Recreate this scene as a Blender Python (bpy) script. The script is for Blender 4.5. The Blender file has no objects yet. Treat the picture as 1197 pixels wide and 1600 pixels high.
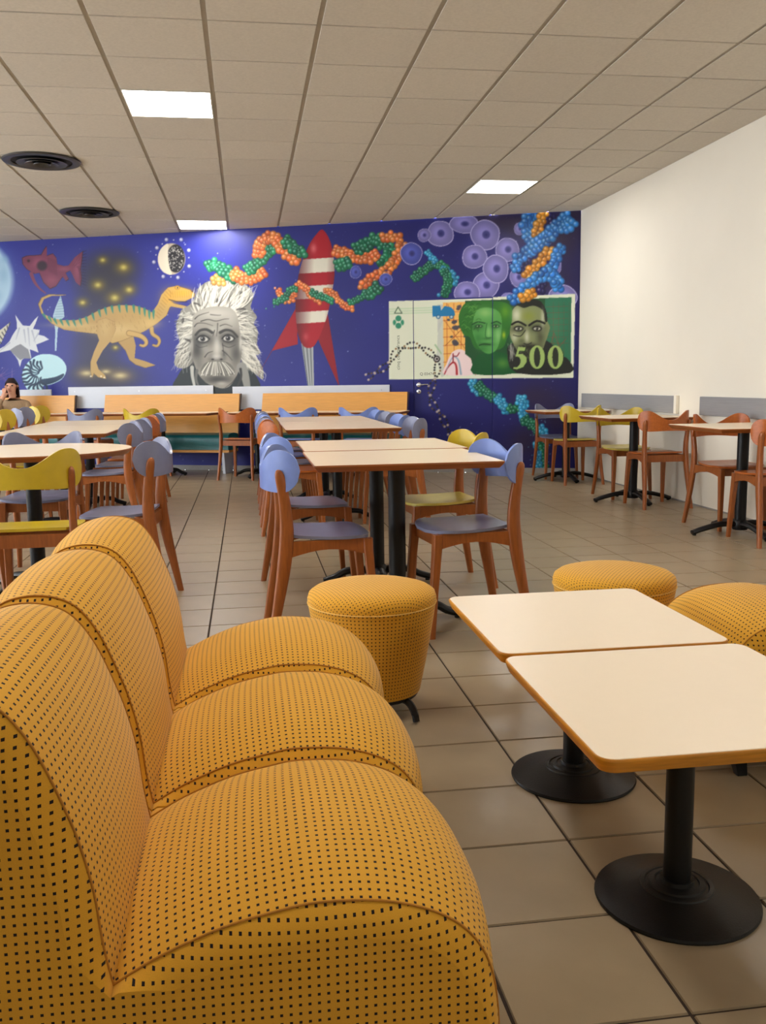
import bpy, bmesh, math, random
import numpy as np
from mathutils import Matrix, Vector

random.seed(7)
rng = np.random.default_rng(11)
SC = bpy.context.scene
COL = SC.collection
PI = math.pi

# ------------------------------------------------------------------ camera
FPX, CAMH, CEIL = 1426.54, 1.09, 2.977
def cam_axes(yaw, pitch, roll):
    cy, sy, cp, sp = math.cos(yaw), math.sin(yaw), math.cos(pitch), math.sin(pitch)
    fw = np.array([sy*cp, cy*cp, -sp]); rt = np.array([cy, -sy, 0.0]); dn = np.cross(fw, rt)
    cr, sr = math.cos(roll), math.sin(roll)
    return np.array([rt*cr + dn*sr, -rt*sr + dn*cr, fw])
CM = cam_axes(.1458, .1413, .0132)
cam = bpy.data.cameras.new('camera')
cam.sensor_fit = 'VERTICAL'; cam.sensor_height = 36.0; cam.lens = 36.0*FPX/1600.0
cam.clip_start = .05; cam.clip_end = 100
camo = bpy.data.objects.new('camera', cam); COL.objects.link(camo)
mw = Matrix.Identity(4)
for i in range(3):
    mw[i][0] = CM[0][i]; mw[i][1] = -CM[1][i]; mw[i][2] = -CM[2][i]
mw[2][3] = CAMH
camo.matrix_world = mw
SC.camera = camo

def project(P):
    """world points (n,3) -> photo pixels in the 1197x1600 frame"""
    c = (np.asarray(P, float) - [0, 0, CAMH]) @ CM.T
    return np.stack([598.5 + FPX*c[:, 0]/c[:, 2], 800 + FPX*c[:, 1]/c[:, 2]], 1)

# ------------------------------------------------------------------ world, exposure
SC.view_settings.view_transform = 'Standard'
SC.view_settings.look = 'None'
SC.view_settings.gamma = 1.0
SC.view_settings.use_curve_mapping = False
SC.view_settings.exposure = EXPOSURE = 0.84
SKY_STRENGTH = 8.0
PANEL_STRENGTH = 14.0
world = bpy.data.worlds.new('sky'); SC.world = world
world.use_nodes = True
bg = world.node_tree.nodes['Background']
bg.inputs[0].default_value = (.86, .93, 1.0, 1); bg.inputs[1].default_value = SKY_STRENGTH

# ------------------------------------------------------------------ helpers
def lin(c):
    c = np.asarray(c, float)/255.0
    return np.where(c <= .04045, c/12.92, ((c + .055)/1.055)**2.4)
def L4(c):
    return tuple(float(x) for x in lin(c)) + (1.0,)

def mat(name, col, rough=.5, vary=.06, scale=30.0, bump=0.0, bscale=200.0, metal=0.0, spec=.5, stretch=None, per_object=0.0, coat=0.0):
    m = bpy.data.materials.new(name); m.use_nodes = True
    nt = m.node_tree; p = nt.nodes['Principled BSDF']
    p.inputs['Roughness'].default_value = rough
    p.inputs['Metallic'].default_value = metal
    p.inputs['Specular IOR Level'].default_value = spec
    if coat: p.inputs['Coat Weight'].default_value = coat; p.inputs['Coat Roughness'].default_value = .15
    tc = nt.nodes.new('ShaderNodeTexCoord')
    src = tc.outputs['Object']
    if stretch:
        mp = nt.nodes.new('ShaderNodeMapping'); mp.inputs['Scale'].default_value = stretch
        nt.links.new(src, mp.inputs['Vector']); src = mp.outputs['Vector']
    no = nt.nodes.new('ShaderNodeTexNoise'); no.inputs['Scale'].default_value = scale; no.inputs['Detail'].default_value = 4
    nt.links.new(src, no.inputs['Vector'])
    rp = nt.nodes.new('ShaderNodeValToRGB')
    c = np.array(L4(col)[:3])
    rp.color_ramp.elements[0].position = .3; rp.color_ramp.elements[1].position = .7
    rp.color_ramp.elements[0].color = tuple(np.clip(c*(1 - vary), 0, 1)) + (1,)
    rp.color_ramp.elements[1].color = tuple(np.clip(c*(1 + vary), 0, 1)) + (1,)
    nt.links.new(no.outputs['Fac'], rp.inputs['Fac'])
    out = rp.outputs['Color']
    if per_object:
        oi = nt.nodes.new('ShaderNodeObjectInfo')
        mr = nt.nodes.new('ShaderNodeMapRange')
        mr.inputs['To Min'].default_value = 1 - per_object; mr.inputs['To Max'].default_value = 1 + per_object
        nt.links.new(oi.outputs['Random'], mr.inputs['Value'])
        hs = nt.nodes.new('ShaderNodeHueSaturation')
        nt.links.new(mr.outputs['Result'], hs.inputs['Value']); nt.links.new(out, hs.inputs['Color']); out = hs.outputs['Color']
    nt.links.new(out, p.inputs['Base Color'])
    if bump:
        n2 = nt.nodes.new('ShaderNodeTexNoise'); n2.inputs['Scale'].default_value = bscale; n2.inputs['Detail'].default_value = 3
        nt.links.new(src, n2.inputs['Vector'])
        b = nt.nodes.new('ShaderNodeBump'); b.inputs['Strength'].default_value = bump; b.inputs['Distance'].default_value = .002
        nt.links.new(n2.outputs['Fac'], b.inputs['Height']); nt.links.new(b.outputs['Normal'], p.inputs['Normal'])
    return m

def dotted_fabric(name, base, dot, pitch=.0118, size=.0038):
    """yellow upholstery with a grid of small dark squares, laid out in UV metres"""
    m = bpy.data.materials.new(name); m.use_nodes = True
    nt = m.node_tree; p = nt.nodes['Principled BSDF']
    p.inputs['Roughness'].default_value = .85; p.inputs['Specular IOR Level'].default_value = .2
    p.inputs['Sheen Weight'].default_value = .15
    uv = nt.nodes.new('ShaderNodeUVMap')
    sx = nt.nodes.new('ShaderNodeSeparateXYZ'); nt.links.new(uv.outputs['UV'], sx.inputs[0])
    def math_(op, a, b=None):
        n = nt.nodes.new('ShaderNodeMath'); n.operation = op
        for k, q in ((0, a), (1, b)):
            if q is None: continue
            if isinstance(q, (int, float)): n.inputs[k].default_value = q
            else: nt.links.new(q, n.inputs[k])
        return n.outputs[0]
    ax = []
    for o in ('X', 'Y'):
        q = math_('FRACT', math_('DIVIDE', sx.outputs[o], pitch))
        ax.append(math_('ABSOLUTE', math_('SUBTRACT', q, .5)))
    fac = math_('LESS_THAN', math_('MAXIMUM', ax[0], ax[1]), size/pitch*.5)
    no = nt.nodes.new('ShaderNodeTexNoise'); no.inputs['Scale'].default_value = 900
    nt.links.new(uv.outputs['UV'], no.inputs['Vector'])
    rp = nt.nodes.new('ShaderNodeValToRGB'); c = np.array(L4(base)[:3])
    rp.color_ramp.elements[0].color = tuple(c*.86) + (1,); rp.color_ramp.elements[1].color = tuple(np.clip(c*1.14, 0, 1)) + (1,)
    nt.links.new(no.outputs['Fac'], rp.inputs['Fac'])
    mx = nt.nodes.new('ShaderNodeMix'); mx.data_type = 'RGBA'
    nt.links.new(fac, mx.inputs[0]); nt.links.new(rp.outputs['Color'], mx.inputs[6]); mx.inputs[7].default_value = L4(dot)
    nt.links.new(mx.outputs[2], p.inputs['Base Color'])
    b = nt.nodes.new('ShaderNodeBump'); b.inputs['Strength'].default_value = .25; b.inputs['Distance'].default_value = .001
    nt.links.new(no.outputs['Fac'], b.inputs['Height']); nt.links.new(b.outputs['Normal'], p.inputs['Normal'])
    return m

class MB:
    """collects geometry for ONE mesh"""
    def __init__(s): s.v = []; s.f = []; s.uv = []; s.hasuv = False
    def add(s, vs, fs, uvs=None):
        o = len(s.v); s.v += [tuple(map(float, p)) for p in vs]
        s.f += [tuple(i + o for i in f) for f in fs]
        if uvs is not None: s.hasuv = True; s.uv += uvs
        else: s.uv += [[(0, 0)]*len(f) for f in fs]
        return s
    def box(s, x0, x1, y0, y1, z0, z1):
        return s.add([(x0, y0, z0), (x1, y0, z0), (x1, y1, z0), (x0, y1, z0), (x0, y0, z1), (x1, y0, z1), (x1, y1, z1), (x0, y1, z1)],
                     [(0, 3, 2, 1), (4, 5, 6, 7), (0, 1, 5, 4), (1, 2, 6, 5), (2, 3, 7, 6), (3, 0, 4, 7)])
    def rbox(s, x0, x1, y0, y1, z0, z1, r=.01, seg=2):
        bm = bmesh.new(); bmesh.ops.create_cube(bm, size=1)
        for v in bm.verts:
            v.co = ((x0 + x1)/2 + v.co.x*(x1 - x0), (y0 + y1)/2 + v.co.y*(y1 - y0), (z0 + z1)/2 + v.co.z*(z1 - z0))
        bmesh.ops.bevel(bm, geom=list(bm.edges), offset=r, segments=seg, affect='EDGES', profile=.5)
        bm.verts.index_update()
        s.add([v.co for v in bm.verts], [[v.index for v in f.verts] for f in bm.faces]); bm.free(); return s
    def loft(s, rings, closed=True, cap=True, uv=None):
        n = len(rings[0]); vs = [p for r in rings for p in r]; fs = []; us = []
        for i in range(len(rings) - 1):
            for j in range(n if closed else n - 1):
                k = (j + 1) % n
                fs.append((i*n + j, i*n + k, (i + 1)*n + k, (i + 1)*n + j))
                if uv: us.append([uv(i, j, i), uv(i, j + 1, i), uv(i + 1, j + 1, i), uv(i + 1, j, i)])
        if cap and closed:
            fs.append(tuple(range(n - 1, -1, -1))); fs.append(tuple((len(rings) - 1)*n + j for j in range(n)))
            if uv:
                us.append([(rings[0][j][0], rings[0][j][2]) for j in range(n - 1, -1, -1)])
                us.append([(rings[-1][j][0], rings[-1][j][2]) for j in range(n)])
        return s.add(vs, fs, us if uv else None)
    def tube(s, path, rad, n=10, flat=None, up=(0, 0, 1)):
        """tube along a path; rad is a number or one per point (or pairs a,b for an oval section)"""
        P = [Vector(p) for p in path]; rings = []
        for i, p in enumerate(P):
            d = (P[min(i + 1, len(P) - 1)] - P[max(i - 1, 0)]).normalized()
            u = Vector(up)
            if abs(d.dot(u)) > .95: u = Vector((1, 0, 0)) if abs(d.x) < .9 else Vector((0, 1, 0))
            a = d.cross(u).normalized(); b = a.cross(d).normalized()
            r = rad[i] if isinstance(rad, (list, tuple)) else rad
            ra, rb = r if isinstance(r, (list, tuple)) else (r, r)
            rings.append([p + a*ra*math.cos(2*PI*k/n) + b*rb*math.sin(2*PI*k/n) for k in range(n)])
        return s.loft(rings)
    def lathe(s, prof, n=32, cx=0, cy=0, uvfun=None):
        rings = [[(cx + r*math.cos(2*PI*k/n), cy + r*math.sin(2*PI*k/n), z) for k in range(n)] for r, z in prof]
        return s.loft(rings, uv=uvfun)
    def prism(s, poly, z0, z1):
        return s.loft([[(x, y, z0) for x, y in poly], [(x, y, z1) for x, y in poly]])
    def mesh(s, name, angle=40):
        me = bpy.data.meshes.new(name); me.from_pydata(s.v, [], s.f)
        if s.hasuv:
            ul = me.uv_layers.new(name='UVMap')
            ul.data.foreach_set('uv', [c for f in s.uv for q in f for c in q])
        me.validate(); me.update()
        me.polygons.foreach_set('use_smooth', [True]*len(me.polygons))
        me.set_sharp_from_angle(angle=math.radians(angle))
        return me

def put(name, me, material, parent=None, loc=(0, 0, 0), rot=(0, 0, 0), label=None):
    """link one mesh object; the material sits on the object so that meshes can be shared"""
    if isinstance(me, MB): me = me.mesh(name)
    o = bpy.data.objects.new(name, me); COL.objects.link(o)
    if not me.materials: me.materials.append(material)
    elif me.materials[0] is not material:
        o.material_slots[0].link = 'OBJECT'; o.material_slots[0].material = material
    o.location = loc; o.rotation_euler = rot
    if parent is not None: o.parent = parent
    if label: o['label'] = label
    return o
def thing(name, label, cat, loc=(0, 0, 0), rz=0.0, group=None):
    o = bpy.data.objects.new(name, None); COL.objects.link(o)
    o.empty_display_size = .1
    o.location = loc; o.rotation_euler = (0, 0, rz); o['label'] = label; o['category'] = cat
    if group: o['group'] = group
    return o
def tag(o, label, cat, group=None):
    o['label'] = label; o['category'] = cat
    if group: o['group'] = group
    return o
def structure(o, label=None):
    o['kind'] = 'structure'
    if label: o['label'] = label
    return o
def catmull(pts, n=8, closed=False):
    P = [np.array(p, float) for p in pts]; out = []; m = len(P)
    for i in range(m if closed else m - 1):
        if closed: a, b, c, d = P[i - 1], P[i], P[(i + 1) % m], P[(i + 2) % m]
        else: a, b, c, d = P[max(i - 1, 0)], P[i], P[i + 1], P[min(i + 2, m - 1)]
        for k in range(n):
            t = k/n
            out.append(.5*((2*b) + (c - a)*t + (2*a - 5*b + 4*c - d)*t*t + (3*b - 3*c + d - a)*t**3))
    if not closed: out.append(P[-1])
    return out
def clip_half(poly, a, n):
    """keep the part of a convex polygon where (p-a).n >= 0"""
    out = []
    for i in range(len(poly)):
        p, q = np.array(poly[i]), np.array(poly[(i + 1) % len(poly)])
        dp, dq = (p - a) @ n, (q - a) @ n
        if dp >= 0: out.append(tuple(p))
        if dp*dq < 0: out.append(tuple(p + (q - p)*dp/(dp - dq)))
    return out

# ------------------------------------------------------------------ materials
M_ceil = mat('ceiling tile', (208, 200, 188), .9, .05, 60, .3, 350, per_object=.03)
M_runner = mat('ceiling runner', (168, 159, 145), .7, .04)
M_white = mat('white wall paint', (240, 233, 218), .6, .02, 1.5, .1, 120)
M_blue = mat('deep blue wall paint', (44, 48, 132), .5, .05, 4)
M_tile = mat('beige floor tile', (154, 137, 111), .28, .08, 5, .08, 500, per_object=.035)
M_grout = mat('dark brown grout', (50, 36, 26), .9, .2, 60)
M_skirt = mat('grey tile skirting', (150, 146, 142), .4, .05)
M_black = mat('black painted metal', (13, 13, 15), .4, .1, 40, .1, 200, spec=.35)
M_cast = mat('black cast iron', (10, 10, 11), .45, .2, 60, .25, 300, spec=.35)
M_wood = mat('orange brown beech', (152, 84, 36), .34, .16, 14, .05, 60, stretch=(8, 8, 1))
M_edge = mat('brown table edge', (150, 84, 34), .4, .15, 10, stretch=(1, 1, 12))
M_lowedge = mat('honey coloured table edge', (206, 138, 40), .38, .2, 12, stretch=(1, 1, 10))
M_lam = mat('cream laminate', (248, 228, 198), .27, .005, 30)
M_lamlow = mat('pale cream laminate', (249, 231, 206), .34, .005, 30)
M_orange_ply = mat('orange ply', (180, 96, 38), .3, .12, 8, stretch=(1, 8, 8))
M_bluep = mat('periwinkle blue ply', (120, 142, 208), .3, .06, 18)
M_greyp = mat('blue grey ply', (126, 130, 158), .28, .06, 18)
M_yellowp = mat('mustard yellow ply', (200, 172, 40), .3, .06, 18)
M_paleyellow = mat('pale yellow ply', (214, 196, 96), .3, .06, 18)
M_bench = mat('honey wood veneer', (224, 158, 68), .4, .07, 6, stretch=(1, 1, 16))
M_benchend = mat('dark brown veneer edge', (70, 44, 30), .5, .1)
M_teal = mat('teal leatherette', (18, 98, 100), .4, .1, 12, .1, 90)
M_board = mat('pale grey wall board', (206, 210, 220), .35, .03, 6)
M_greyb = mat('grey brushed wall board', (150, 150, 152), .3, .06, 20, stretch=(1, .2, 8))
M_pipe = mat('yellow piping', (176, 116, 30), .8, .15, 120)
M_thread = mat('pale stitched seam', (222, 180, 92), .8, .1, 120)
M_fab = dotted_fabric('dotted yellow upholstery', (218, 160, 46), (30, 20, 22))
M_steel = mat('brushed steel', (190, 190, 195), .25, .05, 60, metal=1.0)
M_diff = mat('dark grey air diffuser', (70, 68, 66), .35, .1, 20, metal=.6)
M_diff2 = mat('black air diffuser gap', (14, 14, 15), .6, .1)
def emissive(name, col, s):
    m = bpy.data.materials.new(name); m.use_nodes = True
    p = m.node_tree.nodes['Principled BSDF']
    p.inputs['Emission Color'].default_value = col; p.inputs['Emission Strength'].default_value = s
    p.inputs['Base Color'].default_value = (.9, .9, .9, 1)
    return m
M_led = emissive('lit light panel', (1.0, .965, .90, 1), PANEL_STRENGTH)
def glass(name):
    m = bpy.data.materials.new(name); m.use_nodes = True; nt = m.node_tree
    for n in list(nt.nodes):
        if n.type == 'BSDF_PRINCIPLED': nt.nodes.remove(n)
    t = nt.nodes.new('ShaderNodeBsdfTransparent'); g = nt.nodes.new('ShaderNodeBsdfGlossy'); g.inputs['Roughness'].default_value = .02
    mx = nt.nodes.new('ShaderNodeMixShader'); mx.inputs[0].default_value = .06
    nt.links.new(t.outputs[0], mx.inputs[1]); nt.links.new(g.outputs[0], mx.inputs[2])
    nt.links.new(mx.outputs[0], nt.nodes['Material Output'].inputs[0])
    return m
M_glass = glass('window glass')

# ------------------------------------------------------------------ the room
WA = np.array([-3.129, 12.96]); WB = np.array([3.805, 10.227])
WU = (WB - WA)/np.linalg.norm(WB - WA); WN = np.array([WU[1], -WU[0]])      # along the mural wall, and into the room
WLEN = float(np.linalg.norm(WB - WA)); WROT = math.atan2(WU[1], WU[0])
def wall_pt(u, off, z=0.0):
    p = WA + WU*u + WN*off
    return (float(p[0]), float(p[1]), z)
XL, XR, YB = -7.0, 3.81, -3.5
UL = (XL - WA[0])/WU[0]

# floor: base of grout, tiles one by one where they show, the rest joined
TS, TX, TY = .3088, .7265, 1.3502
floor = structure(put('floor', MB().add([(XL, YB, -.004), (XR, YB, -.004), (XR, 10.2, -.004), (XL, 14.55, -.004)], [(0, 1, 2, 3)]), M_grout), 'beige tiled floor with dark grout')
def tile_geo(x0, x1, y0, y1, b=.0016, d=.004):
    return ([(x0, y0, -d), (x1, y0, -d), (x1, y1, -d), (x0, y1, -d), (x0 + b, y0 + b, 0), (x1 - b, y0 + b, 0), (x1 - b, y1 - b, 0), (x0 + b, y1 - b, 0)],
            [(4, 5, 6, 7), (0, 1, 5, 4), (1, 2, 6, 5), (2, 3, 7, 6), (3, 0, 4, 7)])
G = .0034
cells = []
for i in range(int((XL - TX)/TS), int((XR - TX)/TS) + 1):
    for j in range(int((YB - TY)/TS), int((14.6 - TY)/TS) + 1):
        x, y = TX + i*TS, TY + j*TS
        if x < XL or x + TS > XR + .3: continue
        poly = [(x + G, y + G), (x + TS - G, y + G), (x + TS - G, y + TS - G), (x + G, y + TS - G)]
        poly = clip_half(poly, WA + WN*.008, WN); poly = clip_half(poly, np.array([XR - .002, 0]), np.array([-1.0, 0]))
        if len(poly) < 3: continue
        c = np.array([[x + TS/2, y + TS/2, 0]])
        vis = -1
        if y > .6:
            q = project(c)[0]
            if -60 < q[0] < 1257 and q[1] < 1660: vis = 1.0/y
        cells.append((vis, x, y, poly))
cells.sort(key=lambda c: -c[0])
tme = MB().add(*tile_geo(G, TS - G, G, TS - G)).mesh('floor_tile', 20)
rest = MB(); n_t = 0
for vis, x, y, poly in cells:
    full = len(poly) == 4 and abs((poly[2][0] - poly[0][0]) - (TS - 2*G)) < 1e-6 and abs((poly[2][1] - poly[0][1]) - (TS - 2*G)) < 1e-6
    if vis > 0 and full and n_t < 300:
        put('floor_tile', tme, M_tile, floor, (x, y, 0)); n_t += 1
    elif full: rest.add(*tile_geo(x + G, x + TS - G, y + G, y + TS - G))
    else: rest.loft([[(a, b, -.004) for a, b in poly], [(a, b, 0) for a, b in poly]])
o = put('floor_tiles_beyond', rest.mesh('floor_tiles_beyond', 20), M_tile, floor); o['kind'] = 'stuff'

# ceiling
CX, CY = -1.9498, 5.171
ceiling = structure(put('ceiling', MB().add([(XL, YB, CEIL + .007), (XL, 14.55, CEIL + .007), (XR, 10.2, CEIL + .007), (XR, YB, CEIL + .007)], [(0, 1, 2, 3)]), M_runner), 'suspended ceiling of beige mineral tiles')
LIGHTS = [(2, 2), (2, 10), (7, 6), (2, -2), (7, -2), (2, -6), (7, -10), (-3, 6), (-3, -2), (-8, 2), (-8, 10)]
def ceil_poly(i, j):
    x, y = CX + .6*i, CY + .6*j
    p = [(x + .014, y + .008), (x + .586, y + .008), (x + .586, y + .592), (x + .014, y + .592)]
    p = clip_half(p, WA + WN*.004, WN)
    if len(p) > 2: p = clip_half(p, np.array([XR - .002, 0]), np.array([-1.0, 0]))
    return p
cme = MB().loft([[(.016, .009, CEIL), (.584, .009, CEIL), (.584, .591, CEIL), (.016, .591, CEIL)], [(.014, .008, CEIL + .001), (.586, .008, CEIL + .001), (.586, .592, CEIL + .001), (.014, .592, CEIL + .001)], [(.014, .008, CEIL + .007), (.586, .008, CEIL + .007), (.586, .592, CEIL + .007), (.014, .592, CEIL + .007)]]).mesh('ceiling_tile', 20)
rest = MB(); n_c = 0
for i in range(-8, 10):
    for j in range(-14, 17):
        if (i, j) in LIGHTS: continue
        p = ceil_poly(i, j)
        if len(p) < 3: continue
        x, y = CX + .6*i, CY + .6*j
        full = len(p) == 4 and abs(p[2][0] - p[0][0] - .572) < 1e-6 and abs(p[2][1] - p[0][1] - .584) < 1e-6
        q = project([[x + .3, y + .3, CEIL]])[0] if y > 1 else (9999, 0)
        seen = -90 < q[0] < 1290 and q[1] > -150
        if seen and n_c < 300:
            n_c += 1
            if full: put('ceiling_tile', cme, M_ceil, ceiling, (x, y, 0))
            else: put('ceiling_tile', MB().loft([[(a - x, b - y, CEIL) for a, b in p], [(a - x, b - y, CEIL + .007) for a, b in p]]).mesh('ceiling_tile', 20), M_ceil, ceiling, (x, y, 0))
        elif full: rest.add([(v[0] + x, v[1] + y, v[2]) for v in [tuple(w.co) for w in cme.vertices]], [tuple(f.vertices) for f in cme.polygons])
        else: rest.loft([[(a, b, CEIL) for a, b in p], [(a, b, CEIL + .007) for a, b in p]])
o = put('ceiling_tiles_beyond', rest.mesh('ceiling_tiles_beyond', 20), M_ceil, ceiling); o['kind'] = 'stuff'

lme = MB().rbox(.022, .578, .012, .588, CEIL - .002, CEIL + .006, .002, 1).mesh('diffuser')
fr = MB()
for a in ((.014, .586, .003, .012), (.014, .586, .588, .597), (.014, .022, .012, .588), (.578, .586, .012, .588)): fr.box(*a, CEIL - .004, CEIL + .008)
fme = fr.mesh('frame', 20)
M_frame = mat('white light frame', (225, 220, 210), .5)
LLAB = {(2, 2): 'square lit ceiling light nearest the camera, left of centre', (2, 10): 'small lit ceiling light above the wild haired portrait, by the mural', (7, 6): 'lit ceiling light towards the white right wall',
        (2, -2): 'lit ceiling light just above the top edge of the photo, left of centre', (7, -2): 'lit ceiling light just above the top right corner of the photo', (2, -6): 'lit ceiling light above the yellow lounge chairs', (7, -10): 'lit ceiling light behind the camera near the white wall',
        (-3, 6): 'lit ceiling light beyond the left edge, level with the far left tables', (-3, -2): 'lit ceiling light beyond the left edge, level with the round table', (-8, 2): 'lit ceiling light beside the left windows, the nearer one', (-8, 10): 'lit ceiling light beside the left windows, towards the mural'}
for c in LIGHTS:
    x, y = CX + .6*c[0], CY + .6*c[1]
    t = thing('ceiling_light', LLAB.get(c, 'square lit ceiling light outside the view'), 'light', (x, y, 0), 0, 'square ceiling lights')
    put('diffuser', lme, M_led, t); put('frame', fme, M_frame, t)

# walls
structure(put('wall_right', MB().box(XR, XR + .1, YB, 10.6, 0, CEIL + .05), M_white), 'plain white wall on the right')
structure(put('wall_rear', MB().box(XL - .1, XR + .1, YB - .1, YB, 0, CEIL + .05), M_white), 'white wall behind the camera')
wb = MB()
a, b = wall_pt(UL - .2, -.012), wall_pt(WLEN + .25, -.012); c, d = wall_pt(WLEN + .25, -.12), wall_pt(UL - .2, -.12)
wb.loft([[a, b, c, d], [(p[0], p[1], CEIL + .05) for p in (a, b, c, d)]])
wall_back = structure(put('wall_back', wb, M_blue), 'angled back wall painted deep blue')
# skirting along the mural wall
sk = MB(); a, b, c, d = wall_pt(UL, 0), wall_pt(WLEN - .002, 0), wall_pt(WLEN - .002, .008), wall_pt(UL, .008)
sk.loft([[d, c, b, a], [(p[0], p[1], .06) for p in (d, c, b, a)]])
structure(put('baseboard_back', sk, M_skirt), 'low grey tile skirting under the mural')
structure(put('baseboard_right', MB().box(XR - .007, XR, YB, 10.21, 0, .012), M_skirt), 'thin grey strip at the foot of the white wall')
# left wall with the big windows that light the room
wl = MB(); wins = [(.8, 3.6), (4.2, 7.0), (7.6, 10.4)]
ya = YB
wl.box(XL - .15, XL, YB, 14.6, 0, .8); wl.box(XL - .15, XL, YB, 14.6, 2.7, CEIL + .05)
for y0, y1 in wins: wl.box(XL - .15, XL, ya, y0, .8, 2.7); ya = y1
wl.box(XL - .15, XL, ya, 14.6, .8, 2.7)
structure(put('wall_left', wl, M_white), 'white window wall on the left, out of view')
for k, (y0, y1) in enumerate(wins):
    f = MB(); ym = (y0 + y1)/2
    for q in ((y0, y1, .8, .86), (y0, y1, 2.64, 2.7), (y0, y0 + .06, .86, 2.64), (y1 - .06, y1, .86, 2.64), (ym - .03, ym + .03, .86, 2.64)):
        f.box(XL - .1, XL - .05, *q)
    w = structure(put('window_%d' % (k + 1), f, M_board), 'tall daylight window in the left wall')
    for y2, y3 in ((y0 + .06, ym - .03), (ym + .03, y1 - .06)): put('pane', MB().box(XL - .078, XL - .072, y2, y3, .86, 2.64), M_glass, w)
    lp = bpy.data.lights.new('window_portal', 'AREA'); lp.shape = 'RECTANGLE'; lp.size = y1 - y0; lp.size_y = 1.9; lp.cycles.is_portal = True
    lo = bpy.data.objects.new('window_portal', lp); COL.objects.link(lo)
    lo.location = (XL - .16, ym, 1.75); lo.rotation_euler = (PI/2, 0, -PI/2)

# ------------------------------------------------------------------ yellow lounge modules
BACK = [(-.186, .361), (-.195, .417), (-.202, .485), (-.214, .543), (-.228, .590), (-.254, .658), (-.279, .702), (-.305, .728), (-.34, .741), (-.38, .742), (-.418, .730), (-.445, .700), (-.455, .64), (-.458, .52), (-.458, .42), (-.458, .34), (-.457, .26), (-.456, .18), (-.455, .10), (-.44, .075), (-.20, .075), (-.186, .09)]
SEAT = [(-.186, .09), (-.186, .361), (-.128, .393), (-.049, .423), (.02, .438), (.07, .444), (.15, .438), (.216, .417), (.262, .384), (.290, .335), (.301, .27), (.302, .20), (.302, .10), (.29, .075), (-.178, .075)]
def closed_smooth(pts, keep, n=4):
    """smooth a closed profile, keeping the listed points as sharp corners"""
    out = []; m = len(pts); ks = sorted(keep)
    for a, b in zip(ks, ks[1:] + [ks[0] + m]):
        seg = [pts[i % m] for i in range(a, b + 1)]
        out += [tuple(p) for p in catmull(seg, n)][:-1]
    return out
def cushion(prof, w, crown, side_bulge=0.0):
    n = len(prof); P = np.array(prof)
    tn = np.roll(P, -1, 0) - np.roll(P, 1, 0); nr = np.stack([tn[:, 1], -tn[:, 0]], 1); nr /= np.linalg.norm(nr, axis=1)[:, None] + 1e-9
    area = (P[:, 0]*np.roll(P[:, 1], -1) - np.roll(P[:, 0], -1)*P[:, 1]).sum()
    if area < 0: nr = -nr
    arc = np.concatenate([[0], np.cumsum(np.linalg.norm(np.roll(P, -1, 0) - P, axis=1))])
    up = np.clip((P[:, 1] - .2)/.15, 0, 1)                   # crown only the upholstered top, not the base
    SH = ((0, .036), (.004, .024), (.009, .015), (.015, .008), (.020, .003), (.024, 0))   # rounded shoulder outside the piping
    ys = [a for a, b in SH] + [.03 + (w - .06)*k/14 for k in range(15)] + [w - a for a, b in SH[::-1]]
    is_seat = P[:, 0].max() > 0                              # seat and back stay joined where they meet in the crease
    keep = np.clip((P[:, 0] + .176)/.05, 0, 1) if is_seat else np.where(P[:, 0] > -.3, np.clip((P[:, 1] - .361)/.06, 0, 1), 1.0)
    rings = []
    for y in ys:
        t = min(y, w - y)
        d = -dict((round(a, 6), b) for a, b in SH).get(round(t, 6), 0.0) + (crown*(1 - (abs(2*y/w - 1)/(1 - .048/w))**2.6) if t > .0241 else 0)
        Q = P + nr*(d*np.where(d > 0, up, up*keep))[:, None]
        rings.append([(x, y, z) for x, z in Q])
    n_s = len(SH) - 1; last = len(ys) - 1
    def uvf(i, j, row):
        if n_s <= row < last - n_s: return (float(arc[j]), ys[i])
        p = rings[i][j % n]; return (p[0], p[2])               # shoulders share the side panel's weave
    mb = MB(); mb.loft(rings, uv=uvf, cap=False)
    for r, o in ((rings[0], -1), (rings[-1], 1)):              # flat side panels keep their own corners
        q = r[::o]; mb.add(q, [tuple(range(n))], [[(p[0], p[2]) for p in q]])
    return mb
MODW = .495
back_me = cushion(closed_smooth(BACK, [0, 19, 20, 21]), MODW - .006, .016).mesh('backrest', 50)
seat_me = cushion(closed_smooth(SEAT, [0, 1, 13, 14]), MODW - .006, .030).mesh('seat', 50)
def piping_mesh(y):
    pth = catmull(BACK[:13][::-1], 4) 
    s2 = catmull(SEAT[1:12], 4)
    return MB().tube([(x, y, z + .001) for x, z in pth] + [(x, y, z + .001) for x, z in s2], .0017, 6, up=(0, 1, 0)).mesh('piping')
pipe_me = [piping_mesh(.0235), piping_mesh(MODW - .0295)]
def leg_bar(x, y):
    return MB().add([(x - .02, y - .02, .08), (x + .02, y - .02, .08), (x + .02, y + .02, .08), (x - .02, y + .02, .08), (x - .03, y - .012, 0), (x - .002, y - .012, 0), (x - .002, y + .012, 0), (x - .03, y + .012, 0)],
                    [(0, 1, 2, 3), (7, 6, 5, 4), (0, 4, 5, 1), (1, 5, 6, 2), (2, 6, 7, 3), (3, 7, 4, 0)]).mesh('leg')
mleg = [leg_bar(x, y) for x in (-.38, .25) for y in (.06, MODW - .066)]
def lounge(loc, rz, label):
    t = thing('lounge_chair', label, 'lounge chair', loc, rz, 'dotted yellow lounge chairs')
    put('backrest', back_me, M_fab, t); put('seat', seat_me, M_fab, t)
    for m in pipe_me: put('piping', m, M_pipe, t)
    for m in mleg: put('leg', m, M_black, t)
    return t
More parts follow.
